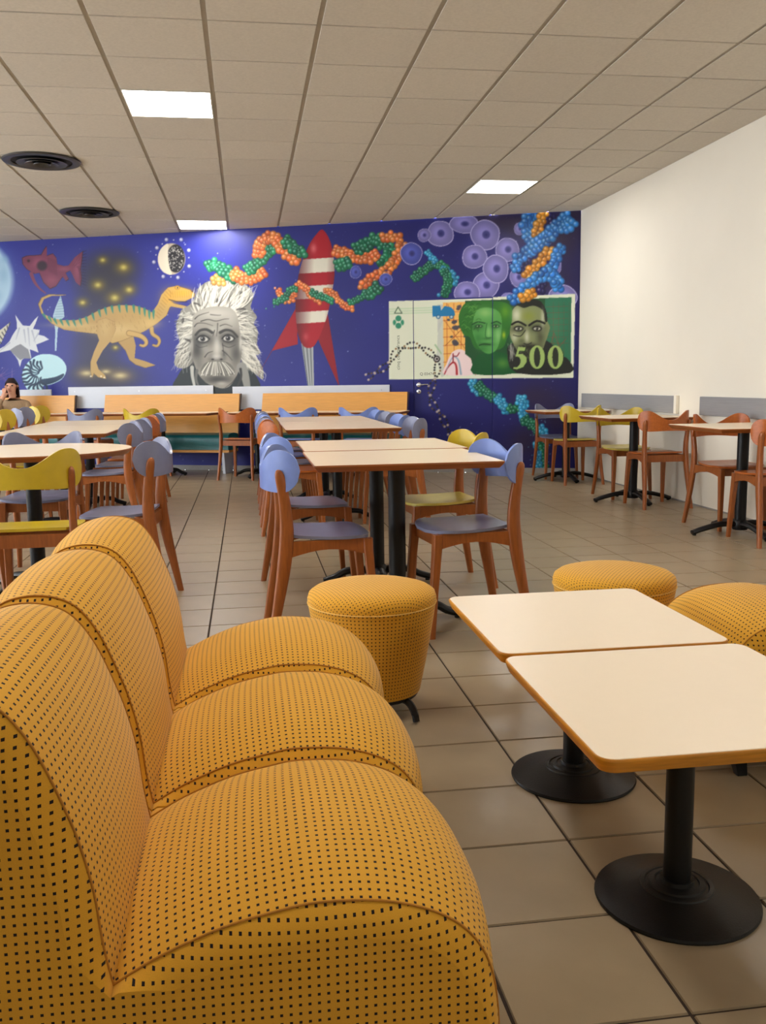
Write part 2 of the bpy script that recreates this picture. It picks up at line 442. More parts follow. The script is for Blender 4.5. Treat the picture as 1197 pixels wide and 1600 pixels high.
for k, lab in enumerate(('dotted yellow armless lounge chair nearest the camera, its side panel showing', 'middle dotted yellow lounge chair in the row of three', 'farthest dotted yellow lounge chair of the row, in front of the round stool')):
    lounge((0, 1.04 + k*MODW + .003, 0), 0, lab)
lounge((1.555, 2.665, 0), PI, 'dotted yellow lounge chair at the right edge of the photo behind the low tables')

# ------------------------------------------------------------------ dotted stools
NS = 40
def stool_parts():
    body = [(.150, .075), (.157, .078), (.178, .18), (.196, .28), (.209, .36), (.211, .375)]
    dome = [(.211, .377), (.213, .392), (.208, .408), (.192, .420), (.16, .429), (.11, .435), (.05, .438), (.002, .439)]
    b = MB(); rings = [[(r*math.cos(2*PI*k/NS), r*math.sin(2*PI*k/NS), z) for k in range(NS)] for r, z in body]
    b.loft(rings, uv=lambda i, j, r: (2*PI*j/NS*.19, body[i][1]))
    d = MB(); rings = [[(r*math.cos(2*PI*k/NS), r*math.sin(2*PI*k/NS), z) for k in range(NS)] for r, z in dome]
    R = [.255, .238, .222, .200, .164, .112, .05, .002]
    d.loft(rings, uv=lambda i, j, r: (R[i]*math.cos(2*PI*j/NS), R[i]*math.sin(2*PI*j/NS)))
    ring = MB(); ring.tube([(.2125*math.cos(2*PI*k/NS), .2125*math.sin(2*PI*k/NS), .376) for k in range(NS + 1)], .0022, 6)
    base = MB().lathe([(.146, .062), (.150, .066), (.150, .078), (.1, .078)], 32)
    legs = []
    for k in range(4):
        a = PI/4 + k*PI/2 - .35
        pts = catmull([(.10, .062), (.14, .066), (.165, .055), (.182, .03), (.188, .006)], 4)
        legs.append(MB().tube([(r*math.cos(a), r*math.sin(a), z) for r, z in pts], .012, 8).mesh('leg'))
    return b.mesh('body', 50), d.mesh('cushion', 60), ring.mesh('seam'), base.mesh('base_plate'), legs
SB, SD, SR, SBP, SLG = stool_parts()
for (x, y, rz, lab) in ((.388, 2.92, .25, 'dotted yellow round stool with a pale seam beside the row of lounge chairs'),
                        (1.26, 3.0, .9, 'dotted yellow round stool behind the farther low table')):
    t = thing('round_stool', lab, 'stool', (x, y, 0), rz, 'dotted yellow round stools')
    put('body', SB, M_fab, t); put('cushion', SD, M_fab, t); put('seam', SR, M_thread, t, label='pale stitched seam'); put('base_plate', SBP, M_black, t)
    for m in SLG: put('leg', m, M_black, t)

# ------------------------------------------------------------------ tables
def rounded_rect(hx, hy, r, n=6):
    out = []
    for cx, cy, a0 in ((hx - r, hy - r, 0), (-hx + r, hy - r, PI/2), (-hx + r, -hy + r, PI), (hx - r, -hy + r, 3*PI/2)):
        for k in range(n + 1):
            a = a0 + k*PI/2/n; out.append((cx + r*math.cos(a), cy + r*math.sin(a)))
    return out
def top_meshes(hx, hy, r, z, th=.028, under=.014, n=6, edge=.0035):
    f = lambda d, zz: [(x, y, zz) for x, y in rounded_rect(hx - d, hy - d, max(r - d, .001), n)]
    lam = MB().loft([f(edge, z - .004), f(edge, z - .0006), f(edge + .0008, z)]).mesh('tabletop', 30)
    rim = MB().loft([f(under, z - th), f(under*.35, z - th*.55), f(0, z - th*.25), f(.0, z - .0035), f(.0012, z - .001), f(edge, z - .001)]).mesh('edge', 30)
    return lam, rim
# low tables
LT = .455
LTOP = {}
for i, (x, y, hx, hy, lab) in enumerate(((.862, 2.305, .292, .297, 'low square cream table farther from the camera, on a black disc base'),
                                        (.866, 1.692, .298, .302, 'low square cream table nearest the camera, on a black disc base'))):
    t = thing('low_table', lab, 'table', (x, y, 0), 0, 'low square cream tables')
    lam, rim = top_meshes(hx, hy, .035, LT, .027, .008)
    put('tabletop', lam, M_lamlow, t); put('edge', rim, M_lowedge, t, label='worn honey coloured wooden edge')
    if not LTOP:
        LTOP['c'] = MB().lathe([(.0285, .03), (.0285, LT - .03)], 28).mesh('column', 30)
        LTOP['b'] = MB().lathe([(.168, .0), (.170, .004), (.168, .009), (.15, .014), (.12, .021), (.085, .029), (.076, .031), (.074, .034), (.066, .035), (.064, .032), (.058, .034), (.056, .038), (.046, .040), (.044, .037), (.036, .040), (.034, .048), (.0, .048)], 56).mesh('base', 25)
        LTOP['p'] = MB().box(-.11, .11, -.11, .11, LT - .033, LT - .027).mesh('mount_plate')
    put('column', LTOP['c'], M_black, t); put('base', LTOP['b'], M_cast, t); put('mount_plate', LTOP['p'], M_black, t)

T = .76
def foot_mesh(L):
    pth = catmull([(.02, .066), (.10, .074), (.18, .066), (L - .07, .040), (L - .02, .024), (L, .020)], 4)
    rad = [(.030 - .003*k/(len(pth) - 1) - .014*(k == len(pth) - 1), .022 - .006*k/(len(pth) - 1) - .008*(k == len(pth) - 1)) for k in range(len(pth))]
    m = MB().tube([(x, 0, z) for x, z in pth], rad, 10)
    m.lathe([(.012, 0), (.014, .004), (.010, .014)], 10, L - .02, 0)
    return m.mesh('foot')
FOOT = {L: foot_mesh(L) for L in (.30, .36)}
COLM = MB().lathe([(.039, .055), (.039, T - .03)], 24).mesh('column', 30)
HUB = MB().lathe([(.05, .03), (.056, .05), (.052, .085), (.042, .10)], 20).mesh('hub')
PLATE = MB().box(-.17, .17, -.17, .17, T - .034, T - .028).mesh('mount_plate')
TM = {}
def table(x, y, hx, hy, lab, group, rz=0.0, r=.012, L=.30, foot_rot=0.0, n=3, name='dining_table'):
    t = thing(name, lab, 'table', (x, y, 0), rz, group)
    k = (hx, hy, r)
    if k not in TM: TM[k] = top_meshes(hx, hy, r, T, .030, .020, n)
    put('tabletop', TM[k][0], M_lam, t); put('edge', TM[k][1], M_edge, t)
    put('column', COLM, M_black, t); put('hub', HUB, M_black, t); put('mount_plate', PLATE, M_black, t)
    for q in range(4): put('foot', FOOT[L], M_black, t, rot=(0, 0, q*PI/2 + foot_rot))
    return t
table(.658, 4.05, .398, .382, 'cream dining table nearest the camera in the middle row, between blue chairs', 'middle row dining tables')
table(.683, 4.885, .412, .412, 'cream dining table pushed behind the nearest one in the middle row', 'middle row dining tables')
table(.695, 7.22, .425, .625, 'long cream dining table in the middle row beside the orange chair', 'middle row dining tables')
table(.700, 8.49, .425, .625, 'farthest cream dining table of the middle row, towards the bench', 'middle row dining tables')
table(-1.14, 5.06, .52, .52, 'round cream dining table at the left with the mustard chair', 'left row dining tables', r=.52, n=14, foot_rot=.95, name='round_table')
table(-1.40, 7.27, .42, .64, 'long cream dining table in the left row behind the round table', 'left row dining tables')
table(-1.42, 8.57, .42, .64, 'farthest cream dining table of the left row, by the seated person', 'left row dining tables')
for x, y, hx, hy, lab in ((3.44, 9.59, .36, .345, 'cream table against the white wall, farthest, next to the mural'),
                          (3.41, 7.745, .378, .38, 'middle one of the three cream tables along the white wall'),
                          (3.41, 5.92, .378, .38, 'cream table along the white wall nearest the camera')):
    table(x, y, hx, hy, lab, 'tables along the white wall', L=.36)
BT = [(1.40, 'short cream table at the left end of the middle wooden bench', .352), (2.53, 'long cream table along the right of the middle wooden bench', .74),
      (3.76, 'cream table behind the lone orange chair at the right wooden bench', .352), (4.48, 'cream table in the middle of the right wooden bench', .352), (5.19, 'rightmost cream table at the right wooden bench', .352)]
for u, lab, hw in BT:
    p = wall_pt(u, .69); table(p[0], p[1], hw, .325, lab, 'tables along the wooden benches', rz=WROT)

# ------------------------------------------------------------------ bentwood chairs (facing +X, origin on the floor)
def rear_leg(s):
    pts = [(-.250, s*.212, 0, .014, .016), (-.222, s*.200, .15, .016, .021), (-.190, s*.192, .32, .017, .028), (-.172, s*.188, .46, .017, .030), (-.172, s*.188, .56, .016, .026), (-.182, s*.193, .655, .015, .023), (-.192, s*.197, .715, .014, .021), (-.197, s*.198, .738, .010, .014), (-.199, s*.198, .747, .003, .005)]
    rings = []
    P = catmull([p for p in pts], 3)
    for x, y, z, wy, wx in P:
        ring = []
        for k in range(10):
            a = 2*PI*(k + .5)/10
            ca, sa = math.cos(a), math.sin(a)
            ring.append((x + wx*math.copysign(abs(ca)**.7, ca), y + wy*math.copysign(abs(sa)**.7, sa), z))
        rings.append(ring)
    return MB().loft(rings)
def front_leg(s):
    rings = []
    for z, x, y, w in ((0, .198, .178, .0125), (.2, .185, .170, .016), (.40, .168, .162, .0195), (.448, .166, .161, .020)):
        rings.append([(x + w*a, s*y + w*b, z) for a, b in ((-1, -.75), (-.75, -1), (.75, -1), (1, -.75), (1, .75), (.75, 1), (-.75, 1), (-1, .75))])
    return MB().loft(rings)
def side_rail(s):
    rings = []
    for k in range(9):
        t = k/8; x = -.155 + t*.31
        y = s*(.186 - .022*t); zb = .385 + .026*math.sin(PI*t); 
        rings.append([(x, y - .010, zb), (x, y + .010, zb), (x, y + .010, .450), (x, y - .010, .450)])
    return MB().loft(rings)
def cross_rail(x, hw):
    return MB().box(x - .010, x + .010, -hw, hw, .392, .450)
def chair_seat():
    N, K = 22, 14; th = .013
    top, bot = [], []
    for i in range(N + 1):
        t = i/N; x = -.168 + t*.355
        hw = .170 + .034*math.sin(min(t*1.25, 1)*PI/2)
        d = .355*(1 - t)
        if d < .11: hw *= math.sqrt(max(0, 1 - ((.11 - d)/.11)**2.6))*.72 + .28 if d > 0 else .28
        if t < .12: hw -= .012*(1 - t/.12)
        ra, rb = [], []
        for j in range(K + 1):
            v = 2*j/K - 1; y = hw*v
            z = .467 + .010*(1 - t)**2 - .010*math.sin(PI*min(1, t*1.15))*(1 - .6*v*v) - .012*max(0, (t - .8)/.2)**2
            ra.append((x, y, z)); rb.append((x, y*.985, z - th))
        top.append(ra); bot.append(rb)
    mb = MB()
    rings = [ra + rb[::-1] for ra, rb in zip(top, bot)]
    return mb.loft(rings)
def chair_back(lift=0.0):
    A, B, th = .225, .165, .012
    n = 44; S = [math.asin(1)*.93*(2*k/n - 1) for k in range(n + 1)]
    pl = [(-.26 + B*(1 - math.cos(a)), A*math.sin(a)) for a in S]
    nrm = []
    for a in S:
        v = np.array([-math.cos(a)/B, math.sin(a)/A]); v /= np.linalg.norm(v); nrm.append(v)
    arc = [0]
    for p, q in zip(pl, pl[1:]): arc.append(arc[-1] + math.dist(p, q))
    Lh = arc[-1]/2
    rings = []
    for k in range(n + 1):
        s = abs(arc[k] - Lh)/Lh
        sm = min(1, max(0, (s - .05)/.62)); sm = sm*sm*(3 - 2*sm)
        zt, zb = .748 + .077*sm, .652 + .006*(1 - sm)
        e = (1 - s)*Lh                                  # rounded paddle ends
        R = .085
        if e < R:
            q = math.sqrt(max(0, 1 - ((R - e)/R)**2))
            mid = .742; zt = mid + (zt - mid)*q; zb = mid + (zb - mid)*q
            if zt - zb < .006: zt, zb = mid + .003, mid - .003
        (x, y), v = pl[k], nrm[k]
        ring = []
        for zz, d in ((zb, .5), (zb, -.5), (zb + (zt - zb)*.33, -.5), (zb + (zt - zb)*.67, -.5), (zt, -.5), (zt, .5), (zb + (zt - zb)*.67, .5), (zb + (zt - zb)*.33, .5)):
            ring.append((x + v[0]*d*th, y + v[1]*d*th, zz + lift))
        rings.append(ring)
    return MB().loft(rings)
CH = dict(seat=chair_seat().mesh('seat', 50), backrest=chair_back().mesh('backrest', 50), rear=[rear_leg(s).mesh('leg', 50) for s in (-1, 1)], front=[front_leg(s).mesh('leg', 30) for s in (-1, 1)],
          rail=[side_rail(-1).mesh('rail', 30), side_rail(1).mesh('rail', 30), cross_rail(.155, .158).mesh('rail', 30), cross_rail(-.165, .18).mesh('rail', 30)])
TALL = .085
def chair(x, y, deg, m_back, label, group, m_seat=None, tall=False, name='dining_chair'):
    t = thing(name, label, 'chair', (x, y, 0), math.radians(deg), group)
    if tall:
        if 'rear_t' not in CH:
            CH['rear_t'] = []
            for s in (-1, 1):
                mb = rear_leg(s); mb.v = [(a, b, c + TALL*min(1, max(0, (c - .46)/.15))) for a, b, c in mb.v]
                CH['rear_t'].append(mb.mesh('leg', 50))
            CH['back_t'] = chair_back(TALL).mesh('backrest', 50)
    put('seat', CH['seat'], m_seat or m_back, t); put('backrest', CH['back_t' if tall else 'backrest'], m_back, t)
    for m in CH['rear_t' if tall else 'rear'] + CH['front']: put('leg', m, M_wood, t)
    for m in CH['rail']: put('rail', m, M_wood, t)
    return t
G1 = 'chairs of the middle row'
chair(.310, 3.88, 1.5, M_bluep, 'blue chair nearest the camera on the left of the middle row, chipped back', G1, M_greyp)
chair(.325, 4.85, 4, M_bluep, 'blue chair directly behind the nearest blue one, left of the middle row', G1, M_greyp)
chair(.926, 3.92, 187, M_bluep, 'blue grey chair on the right of the nearest middle table', G1, M_greyp)
chair(1.01, 4.80, 184, M_yellowp, 'yellow chair on the right of the middle row behind the blue one', G1, M_paleyellow)
LS = [(6.76, M_orange_ply, 'orange wooden chair on the left of the far middle tables'), (7.42, M_greyp, 'blue grey chair next behind the orange one, left of the far middle tables'), (8.18, M_bluep, 'third chair behind the orange one on the left of the middle row'), (8.84, M_greyp, 'last chair on the left of the middle row, nearest the bench')]
for y, m, lab in LS: chair(.335, y, 0, m, lab, G1)
RS = [(6.80, M_greyp, 'nearest blue grey chair right of the far middle tables'), (7.45, M_bluep, 'second blue chair right of the far middle tables'), (8.15, M_greyp, 'third blue grey chair right of the far middle tables'), (8.80, M_bluep, 'last blue chair right of the far middle tables')]
for y, m, lab in RS: chair(1.075, y, 180, m, lab, G1)
G2 = 'chairs of the left row'
chair(-.965, 4.29, 92, M_yellowp, 'mustard yellow chair seen from behind at the round table', G2, M_yellowp)
chair(-.645, 4.70, 176, M_greyp, 'grey chair at the right of the round table, behind the lounge backs', G2)
chair(-1.20, 5.49, 268, M_greyp, 'grey chair on the far side of the round table', G2)
chair(-1.50, 4.80, 36, M_greyp, 'grey chair at the left of the round table, cut off by the photo edge', G2)
for y, m, lab in ((6.92, M_greyp, 'nearest grey chair right of the long left tables'), (7.62, M_greyp, 'second grey chair right of the long left tables'), (8.28, M_orange_ply, 'orange chair right of the long left tables'), (8.92, M_greyp, 'last grey chair right of the long left tables')):
    chair(-1.03, y, 180, m, lab, G2)
for y, m, lab in ((7.15, M_orange_ply, 'tall backed orange chair at the left edge behind the long table'), (7.80, M_yellowp, 'tall backed yellow chair next to the orange one at the left edge'), (8.50, M_greyp, 'tall backed grey chair between two yellow ones at the left'), (9.15, M_yellowp, 'tall backed yellow chair farthest left, in front of the left bench')):
    chair(-1.79, y, 0, m, lab, G2, tall=True)
G3 = 'chairs along the white wall'
chair(3.44, 9.88, 266, M_greyp, 'blue grey chair against the mural at the farthest wall table', G3)
chair(3.44, 9.30, 93, M_yellowp, 'yellow chair on the near side of the farthest wall table', G3, M_paleyellow)
chair(3.46, 8.06, 268, M_yellowp, 'yellow chair on the far side of the middle wall table', G3, M_paleyellow)
chair(3.47, 7.43, 92, M_orange_ply, 'orange wooden chair on the near side of the middle wall table', G3)
chair(3.49, 6.235, 272, M_orange_ply, 'orange wooden chair on the far side of the nearest wall table', G3)
chair(3.44, 5.61, 90, M_orange_ply, 'orange wooden chair cut off by the right edge of the photo', G3)
G4 = 'chairs facing the wooden benches'
for u, off, m, ms, lab in ((3.67, .955, M_orange_ply, None, 'lone orange chair seen from behind in front of the benches'), (4.42, 1.02, M_bluep, None, 'blue chair left of two at the right wooden bench'), (5.12, 1.02, M_bluep, None, 'blue chair right of two at the right wooden bench'),
                           (1.78, 1.02, M_greyp, None, 'grey chair in front of the middle wooden bench'), (2.50, 1.0, M_yellowp, M_paleyellow, 'yellow chair with pale seat in front of the middle wooden bench')):
    p = wall_pt(u, off); chair(p[0], p[1], math.degrees(WROT) + 90, m, lab, G4, ms)

# ------------------------------------------------------------------ benches along the mural wall (local x along the wall, y into the room)
def bench(u0, u1, lab):
    w = u1 - u0; p = wall_pt(u0, 0)
    t = thing('wooden_bench', lab, 'bench', p, WROT, 'wooden benches along the mural')
    # local -y points into the room
    def slab(y_t, y_b, z_t, z_b, th, x0, x1):
        return MB().add([(x0, -y_b, z_b), (x1, -y_b, z_b), (x1, -y_b + th, z_b), (x0, -y_b + th, z_b), (x0 + .03, -y_t, z_t), (x1 + .01, -y_t, z_t), (x1 + .01, -y_t + th, z_t), (x0 + .03, -y_t + th, z_t)],
                        [(0, 3, 2, 1), (4, 5, 6, 7), (0, 1, 5, 4), (1, 2, 6, 5), (2, 3, 7, 6), (3, 0, 4, 7)])
    b = slab(.12, .20, .972, .44, .028, 0, w)
    bo = put('backrest', b, M_bench, t)
    put('edge_strip', slab(.119, .199, .972, .44, .030, w, w + .012), M_benchend, bo)
    s = MB(); prof = [(-.19, .30), (-.19, .46), (-.24, .487), (-.34, .497), (-.44, .492), (-.50, .468), (-.52, .42), (-.515, .32), (-.49, .295)]
    s.loft([[(x, y, z) for y, z in catmull(prof, 3, True)] for x in (0, w)])
    put('seat', s, M_teal, t)
    put('seat_frame', MB().box(.0, w, -.50, -.20, .262, .294), M_bench, t)
    for x in (.06, w - .10):
        put('leg', MB().add([(x, -.47, .0), (x + .035, -.47, 0), (x + .035, -.24, 0), (x, -.24, 0), (x, -.50, .262), (x + .035, -.50, .262), (x + .035, -.20, .262), (x, -.20, .262)],
            [(0, 3, 2, 1), (4, 5, 6, 7), (0, 1, 5, 4), (1, 2, 6, 5), (2, 3, 7, 6), (3, 0, 4, 7)]), M_board, t, label='pale grey leg')
    return t
bench(-.95, 1.02, 'wooden bench with teal seat at the left edge, where the person sits')
bench(1.44, 3.31, 'middle wooden bench with teal seat under the wild haired portrait')
bench(3.60, 5.45, 'right wooden bench with teal seat under the red rocket')
def board(u0, u1, z0, z1, lab):
    p = wall_pt(u0, 0)
    t = thing('wall_board', lab, 'wall board', p, WROT, 'pale boards on the mural wall')
    put('panel', MB().rbox(0, u1 - u0, -.026, -.002, z0, z1, .003, 1), M_board, t)
    for x in (.10, (u1 - u0)/2, u1 - u0 - .10):
        for z in (z0 + .06, z1 - .06): put('screw', MB().loft([[(x + .006*math.cos(2*PI*k/8), -.026, z + .006*math.sin(2*PI*k/8)) for k in range(8)][::-1], [(x + .005*math.cos(2*PI*k/8), -.029, z + .005*math.sin(2*PI*k/8)) for k in range(8)][::-1]]), M_steel, t)
board(-1.4, .625, .80, 1.052, 'pale board on the mural wall at the left edge')
board(.88, 2.93, .80, 1.078, 'pale board on the mural wall behind the middle bench')
board(3.19, 5.22, .77, 1.058, 'pale board on the mural wall behind the right bench')

# grey boards on the white wall, each with a white end cap
def gboard(y0, y1, lab):
    t = thing('wall_rail', lab, 'wall board', (XR, y0, 0), 0, 'grey boards on the white wall')
    put('panel', MB().rbox(-.030, -.002, .0, y1 - y0, .78, .935, .003, 1), M_greyb, t)
    put('end_cap', MB().rbox(-.034, -.001, -.045, -.0005, .775, .940, .003, 1), M_white, t)
gboard(7.75, 10.05, 'grey board on the white wall near the mural corner')
gboard(4.20, 7.28, 'grey board on the white wall nearest the camera')

# ------------------------------------------------------------------ air diffusers
for k, (x, y, lab) in enumerate(((-1.64, 8.37, 'dark round air diffuser in the ceiling, the nearer of two'), (-1.63, 10.72, 'dark round air diffuser in the ceiling, nearer to the mural'))):
    t = thing('air_diffuser', lab, 'air vent', (x, y, CEIL), 0, 'round air diffusers')
    put('outer_ring', MB().lathe([(.30, -.001), (.318, -.006), (.312, -.014), (.262, -.020), (.246, -.012), (.246, -.001)], 48), M_diff, t)
    put('throat', MB().lathe([(.246, -.0015), (.246, -.004), (.01, -.004), (.01, -.0015)], 40), M_diff2, t)
    for r, z in ((.205, -.026), (.135, -.030), (.07, -.034)):
        put('cone', MB().lathe([(r*.62, -.010), (r*.8, z*.72), (r, z), (r*.99, z - .003), (r*.78, z*.72 - .004), (r*.58, -.014)], 40), M_diff, t)

# ------------------------------------------------------------------ the mural (paint on the flat wall, kept as vertex colours)
OX, OY, SS = -130, 300, 2
PW, PH = (930 - OX)*SS, (775 - OY)*SS
IMG = np.zeros((PH, PW, 3)); IDB = np.zeros((PH, PW), np.int16)
CUR = [0]
def rgb(c): return np.asarray(c, float)/255.0
def box_of(x0, y0, x1, y1, pad=2):
    a = max(0, int((x0 - OX - pad)*SS)); b = min(PW, int((x1 - OX + pad)*SS) + 1)
    c = max(0, int((y0 - OY - pad)*SS)); d = min(PH, int((y1 - OY + pad)*SS) + 1)
    if a >= b or c >= d: return None
    Y, X = np.mgrid[c:d, a:b]
    return (slice(c, d), slice(a, b)), X/SS + OX, Y/SS + OY
def blend(sl, al, col, claim=True):
    IMG[sl] = IMG[sl]*(1 - al[..., None]) + (col if np.ndim(col) == 3 else rgb(col))*al[..., None]
    if claim and CUR[0]:
        q = IDB[sl]; q[al > .5] = CUR[0]
def poly(pts, col, alpha=1.0, smooth=0, claim=True):
    if smooth: pts = catmull(pts, smooth, True)
    P = np.array(pts, float); r = box_of(P[:, 0].min(), P[:, 1].min(), P[:, 0].max(), P[:, 1].max())
    if not r: return None
    sl, X, Y = r; ins = np.zeros(X.shape, bool)
    for (xa, ya), (xb, yb) in zip(P, np.roll(P, -1, 0)):
        if ya == yb: continue
        c = ((ya > Y) != (yb > Y)) & (X < (xb - xa)*(Y - ya)/(yb - ya) + xa)
        ins ^= c
    blend(sl, ins*float(alpha), col, claim)
    return sl, ins, X, Y
def stroke(pts, w, col, alpha=1.0, smooth=0, claim=True, soft=.5):
    """line of width w (a number, or start and end width)"""
    if smooth: pts = catmull(pts, smooth)
    P = np.array(pts, float); w0, w1 = (w if isinstance(w, tuple) else (w, w)); mw_ = max(w0, w1)
    r = box_of(P[:, 0].min() - mw_, P[:, 1].min() - mw_, P[:, 0].max() + mw_, P[:, 1].max() + mw_)
    if not r: return
    sl, X, Y = r; best = np.full(X.shape, -9.0); n = len(P) - 1
    for i in range(n):
        a, b = P[i], P[i + 1]; d = b - a; q = (d*d).sum() + 1e-9
        t = np.clip(((X - a[0])*d[0] + (Y - a[1])*d[1])/q, 0, 1)
        dist = np.hypot(X - a[0] - t*d[0], Y - a[1] - t*d[1])
        best = np.maximum(best, (w0 + (w1 - w0)*(i + t)/n)/2 - dist)
    blend(sl, np.clip(best/soft*.5 + .5, 0, 1)*alpha, col, claim)
def ell(cx, cy, rx, ry, col, alpha=1.0, soft=.6, rot=0.0, claim=True):
    m = max(rx, ry) + soft*3
    r = box_of(cx - m, cy - m, cx + m, cy + m)
    if not r: return
    sl, X, Y = r; c, s = math.cos(rot), math.sin(rot)
    x, y = (X - cx)*c + (Y - cy)*s, -(X - cx)*s + (Y - cy)*c
    d = (1 - np.hypot(x/rx, y/ry))*min(rx, ry)
    blend(sl, np.clip(d/soft*.5 + .5, 0, 1)*alpha, col, claim)
def glow(cx, cy, rx, ry, col, alpha=1.0, claim=False, p=1.0):
    r = box_of(cx - 2.4*rx, cy - 2.4*ry, cx + 2.4*rx, cy + 2.4*ry)
    if not r: return
    sl, X, Y = r
    blend(sl, np.exp(-(((X - cx)/rx)**2 + ((Y - cy)/ry)**2)**p)*alpha, col, claim)
def bead(x, y, r, col, hi=(255, 255, 255), dark=.55):
    c = np.array(col, float)
    ell(x, y, r, r, c*dark); ell(x - r*.08, y - r*.1, r*.84, r*.84, c, soft=r*.35)
    ell(x - r*.3, y - r*.33, r*.3, r*.3, c*.45 + np.array(hi)*.55, .9, soft=r*.25)
def band(pts, r, half, col, step=None, seed=0, hi=(255, 255, 255)):
    """a rope of painted beads along a curve"""
    rr = random.Random(seed); P = np.array(catmull(pts, 10)); seg = np.linalg.norm(np.diff(P, axis=0), axis=1); L = seg.sum(); step = step or r*1.25
    cum = np.concatenate([[0], np.cumsum(seg)]); k = 0; r *= 1.28; step *= 1.28; lanes = max(1, int(round(half*2/(r*1.35))))
    s = 0
    while s < L:
        i = min(len(seg) - 1, np.searchsorted(cum, s) - 1 if s > 0 else 0); t = (s - cum[i])/(seg[i] + 1e-9)
        p = P[i] + (P[i + 1] - P[i])*t; d = (P[i + 1] - P[i])/(seg[i] + 1e-9); nn = np.array([-d[1], d[0]])
        for q in range(lanes):
            o = (q - (lanes - 1)/2)*(2*half/max(1, lanes)) + (rr.random() - .5)*r*.5
            if k % 2: o += half/lanes*.6
            c = col[rr.randrange(len(col))] if isinstance(col, list) else col
            v = .88 + .2*rr.random()
            bead(p[0] + nn[0]*o + (rr.random() - .5)*r*.4, p[1] + nn[1]*o + (rr.random() - .5)*r*.4, r*(.85 + .3*rr.random()), np.clip(np.array(c)*v, 0, 255), hi)
        s += step; k += 1

# background: deep blue, darker to the right, violet brown clouds in the far right corner
Y0, X0 = np.mgrid[0:PH, 0:PW]; X0 = X0/SS + OX; Y0 = Y0/SS + OY
tx = np.clip((X0 - 250)/650, 0, 1)[..., None]
IMG[:] = rgb((52, 58, 152))*(1 - tx) + rgb((36, 34, 98))*tx
for k in range(70):
    glow(random.uniform(-60, 900), random.uniform(330, 740), random.uniform(20, 60), random.uniform(15, 50), random.choice([(54, 60, 158), (40, 40, 120), (62, 68, 168), (36, 36, 108)]), .22)
for cx, cy, rx, ry in ((815, 350, 45, 25), (880, 375, 30, 40), (860, 440, 40, 24), (895, 330, 25, 30), (835, 620, 40, 24), (870, 655, 30, 30), (820, 690, 30, 26), (760, 345, 40, 16)):
    glow(cx, cy, rx, ry, (62, 46, 62), .62)
for k in range(620):
    x, y = random.uniform(-120, 906), random.uniform(330, 742); v = random.random()
    ell(x, y, .35 + .45*v*v, .35 + .45*v*v, (205, 212, 245), .25 + .6*v*v, claim=False)
C1 = lambda p: [(x*.2506, 340 + y*.2506) for x, y in p]
C2 = lambda p: [(250 + x*.2506, 340 + y*.2506) for x, y in p]
C3 = lambda p: [(500 + x*.2506, 320 + y*.2506) for x, y in p]
C4 = lambda p: [(700 + x*.19215, 320 + y*.19215) for x, y in p]
C5 = lambda p: [(590 + x*.2673, 440 + y*.2673) for x, y in p]
CB = lambda p: [(690 + x*.1838, 450 + y*.1838) for x, y in p]
CP = lambda p: [(270 + x*.1253, 430 + y*.1253) for x, y in p]
PARTS = {}
def part(i, name, label): CUR[0] = i; PARTS[i] = (name, label)

part(1, 'painted_moon', 'pale blue painted moon at the left edge')
glow(-50, 440, 74, 74, (120, 160, 215), .55, p=3)
ell(-50, 440, 70, 70, (178, 208, 228), soft=5)
for cx, cy, rx, ry in ((5, 430, 8, 14), (-6, 462, 10, 10), (8, 405, 6, 6), (-14, 410, 12, 9)): glow(cx, cy, rx, ry, (140, 178, 208), .6)
# dark nebula
CUR[0] = 0
for cx, cy, rx, ry, a in ((165, 430, 46, 40, .75), (160, 480, 40, 60, .6), (150, 560, 36, 60, .62), (165, 590, 60, 26, .75), (190, 420, 30, 30, .5)): glow(cx, cy, rx, ry, (58, 52, 58), a, p=1.5)
for x, y, r in ((610, 420, 46), (770, 310, 52), (715, 500, 54), (515, 530, 38), (805, 450, 46), (640, 265, 34), (720, 810, 26)):
    (cx, cy), = C1([(x, y)]); glow(cx, cy, r*.25, r*.2, (150, 132, 40), .8); glow(cx, cy, r*.1, r*.08, (230, 215, 120), .8)
for x, y, r in ((540, 970, 60), (750, 985, 70), (660, 960, 40)):
    (cx, cy), = C1([(x, y)]); glow(cx, cy, r*.28, r*.15, (150, 132, 90), .8); glow(cx, cy, r*.14, r*.06, (225, 210, 160), .75)

part(2, 'painted_fish', 'maroon spiny painted fish')
fish = C1([(135, 250), (165, 236), (215, 234), (255, 230), (275, 195), (290, 175), (292, 236), (330, 222), (352, 250), (358, 290), (400, 302), (430, 298), (470, 245), (520, 205), (513, 270), (505, 320), (512, 380), (505, 432), (478, 408), (452, 350), (440, 330), (410, 345), (430, 385), (412, 398), (392, 370), (380, 385), (350, 430), (312, 447), (270, 405), (245, 345), (215, 352), (165, 322), (140, 290)])
poly(fish, (70, 32, 60)); poly([(x*.97 + 82*.03, y*.95 + 418*.05) for x, y in fish], (128, 58, 88))
for x, y, rx, ry, c, a in ((230, 280, 45, 30, (165, 92, 118), .6), (320, 390, 40, 30, (160, 88, 112), .6), (480, 320, 20, 60, (165, 95, 120), .6), (180, 270, 30, 20, (100, 40, 70), .5), (400, 320, 40, 14, (160, 90, 115), .5)):
    (cx, cy), = C1([(x, y)]); glow(cx, cy, rx*.25, ry*.25, c, a)
(cx, cy), = C1([(262, 300)]); ell(cx, cy, 8, 7.5, (48, 28, 46), .9, 2); 
(cx, cy), = C1([(178, 270)]); ell(cx, cy, 2.2, 2.2, (60, 20, 45)); 
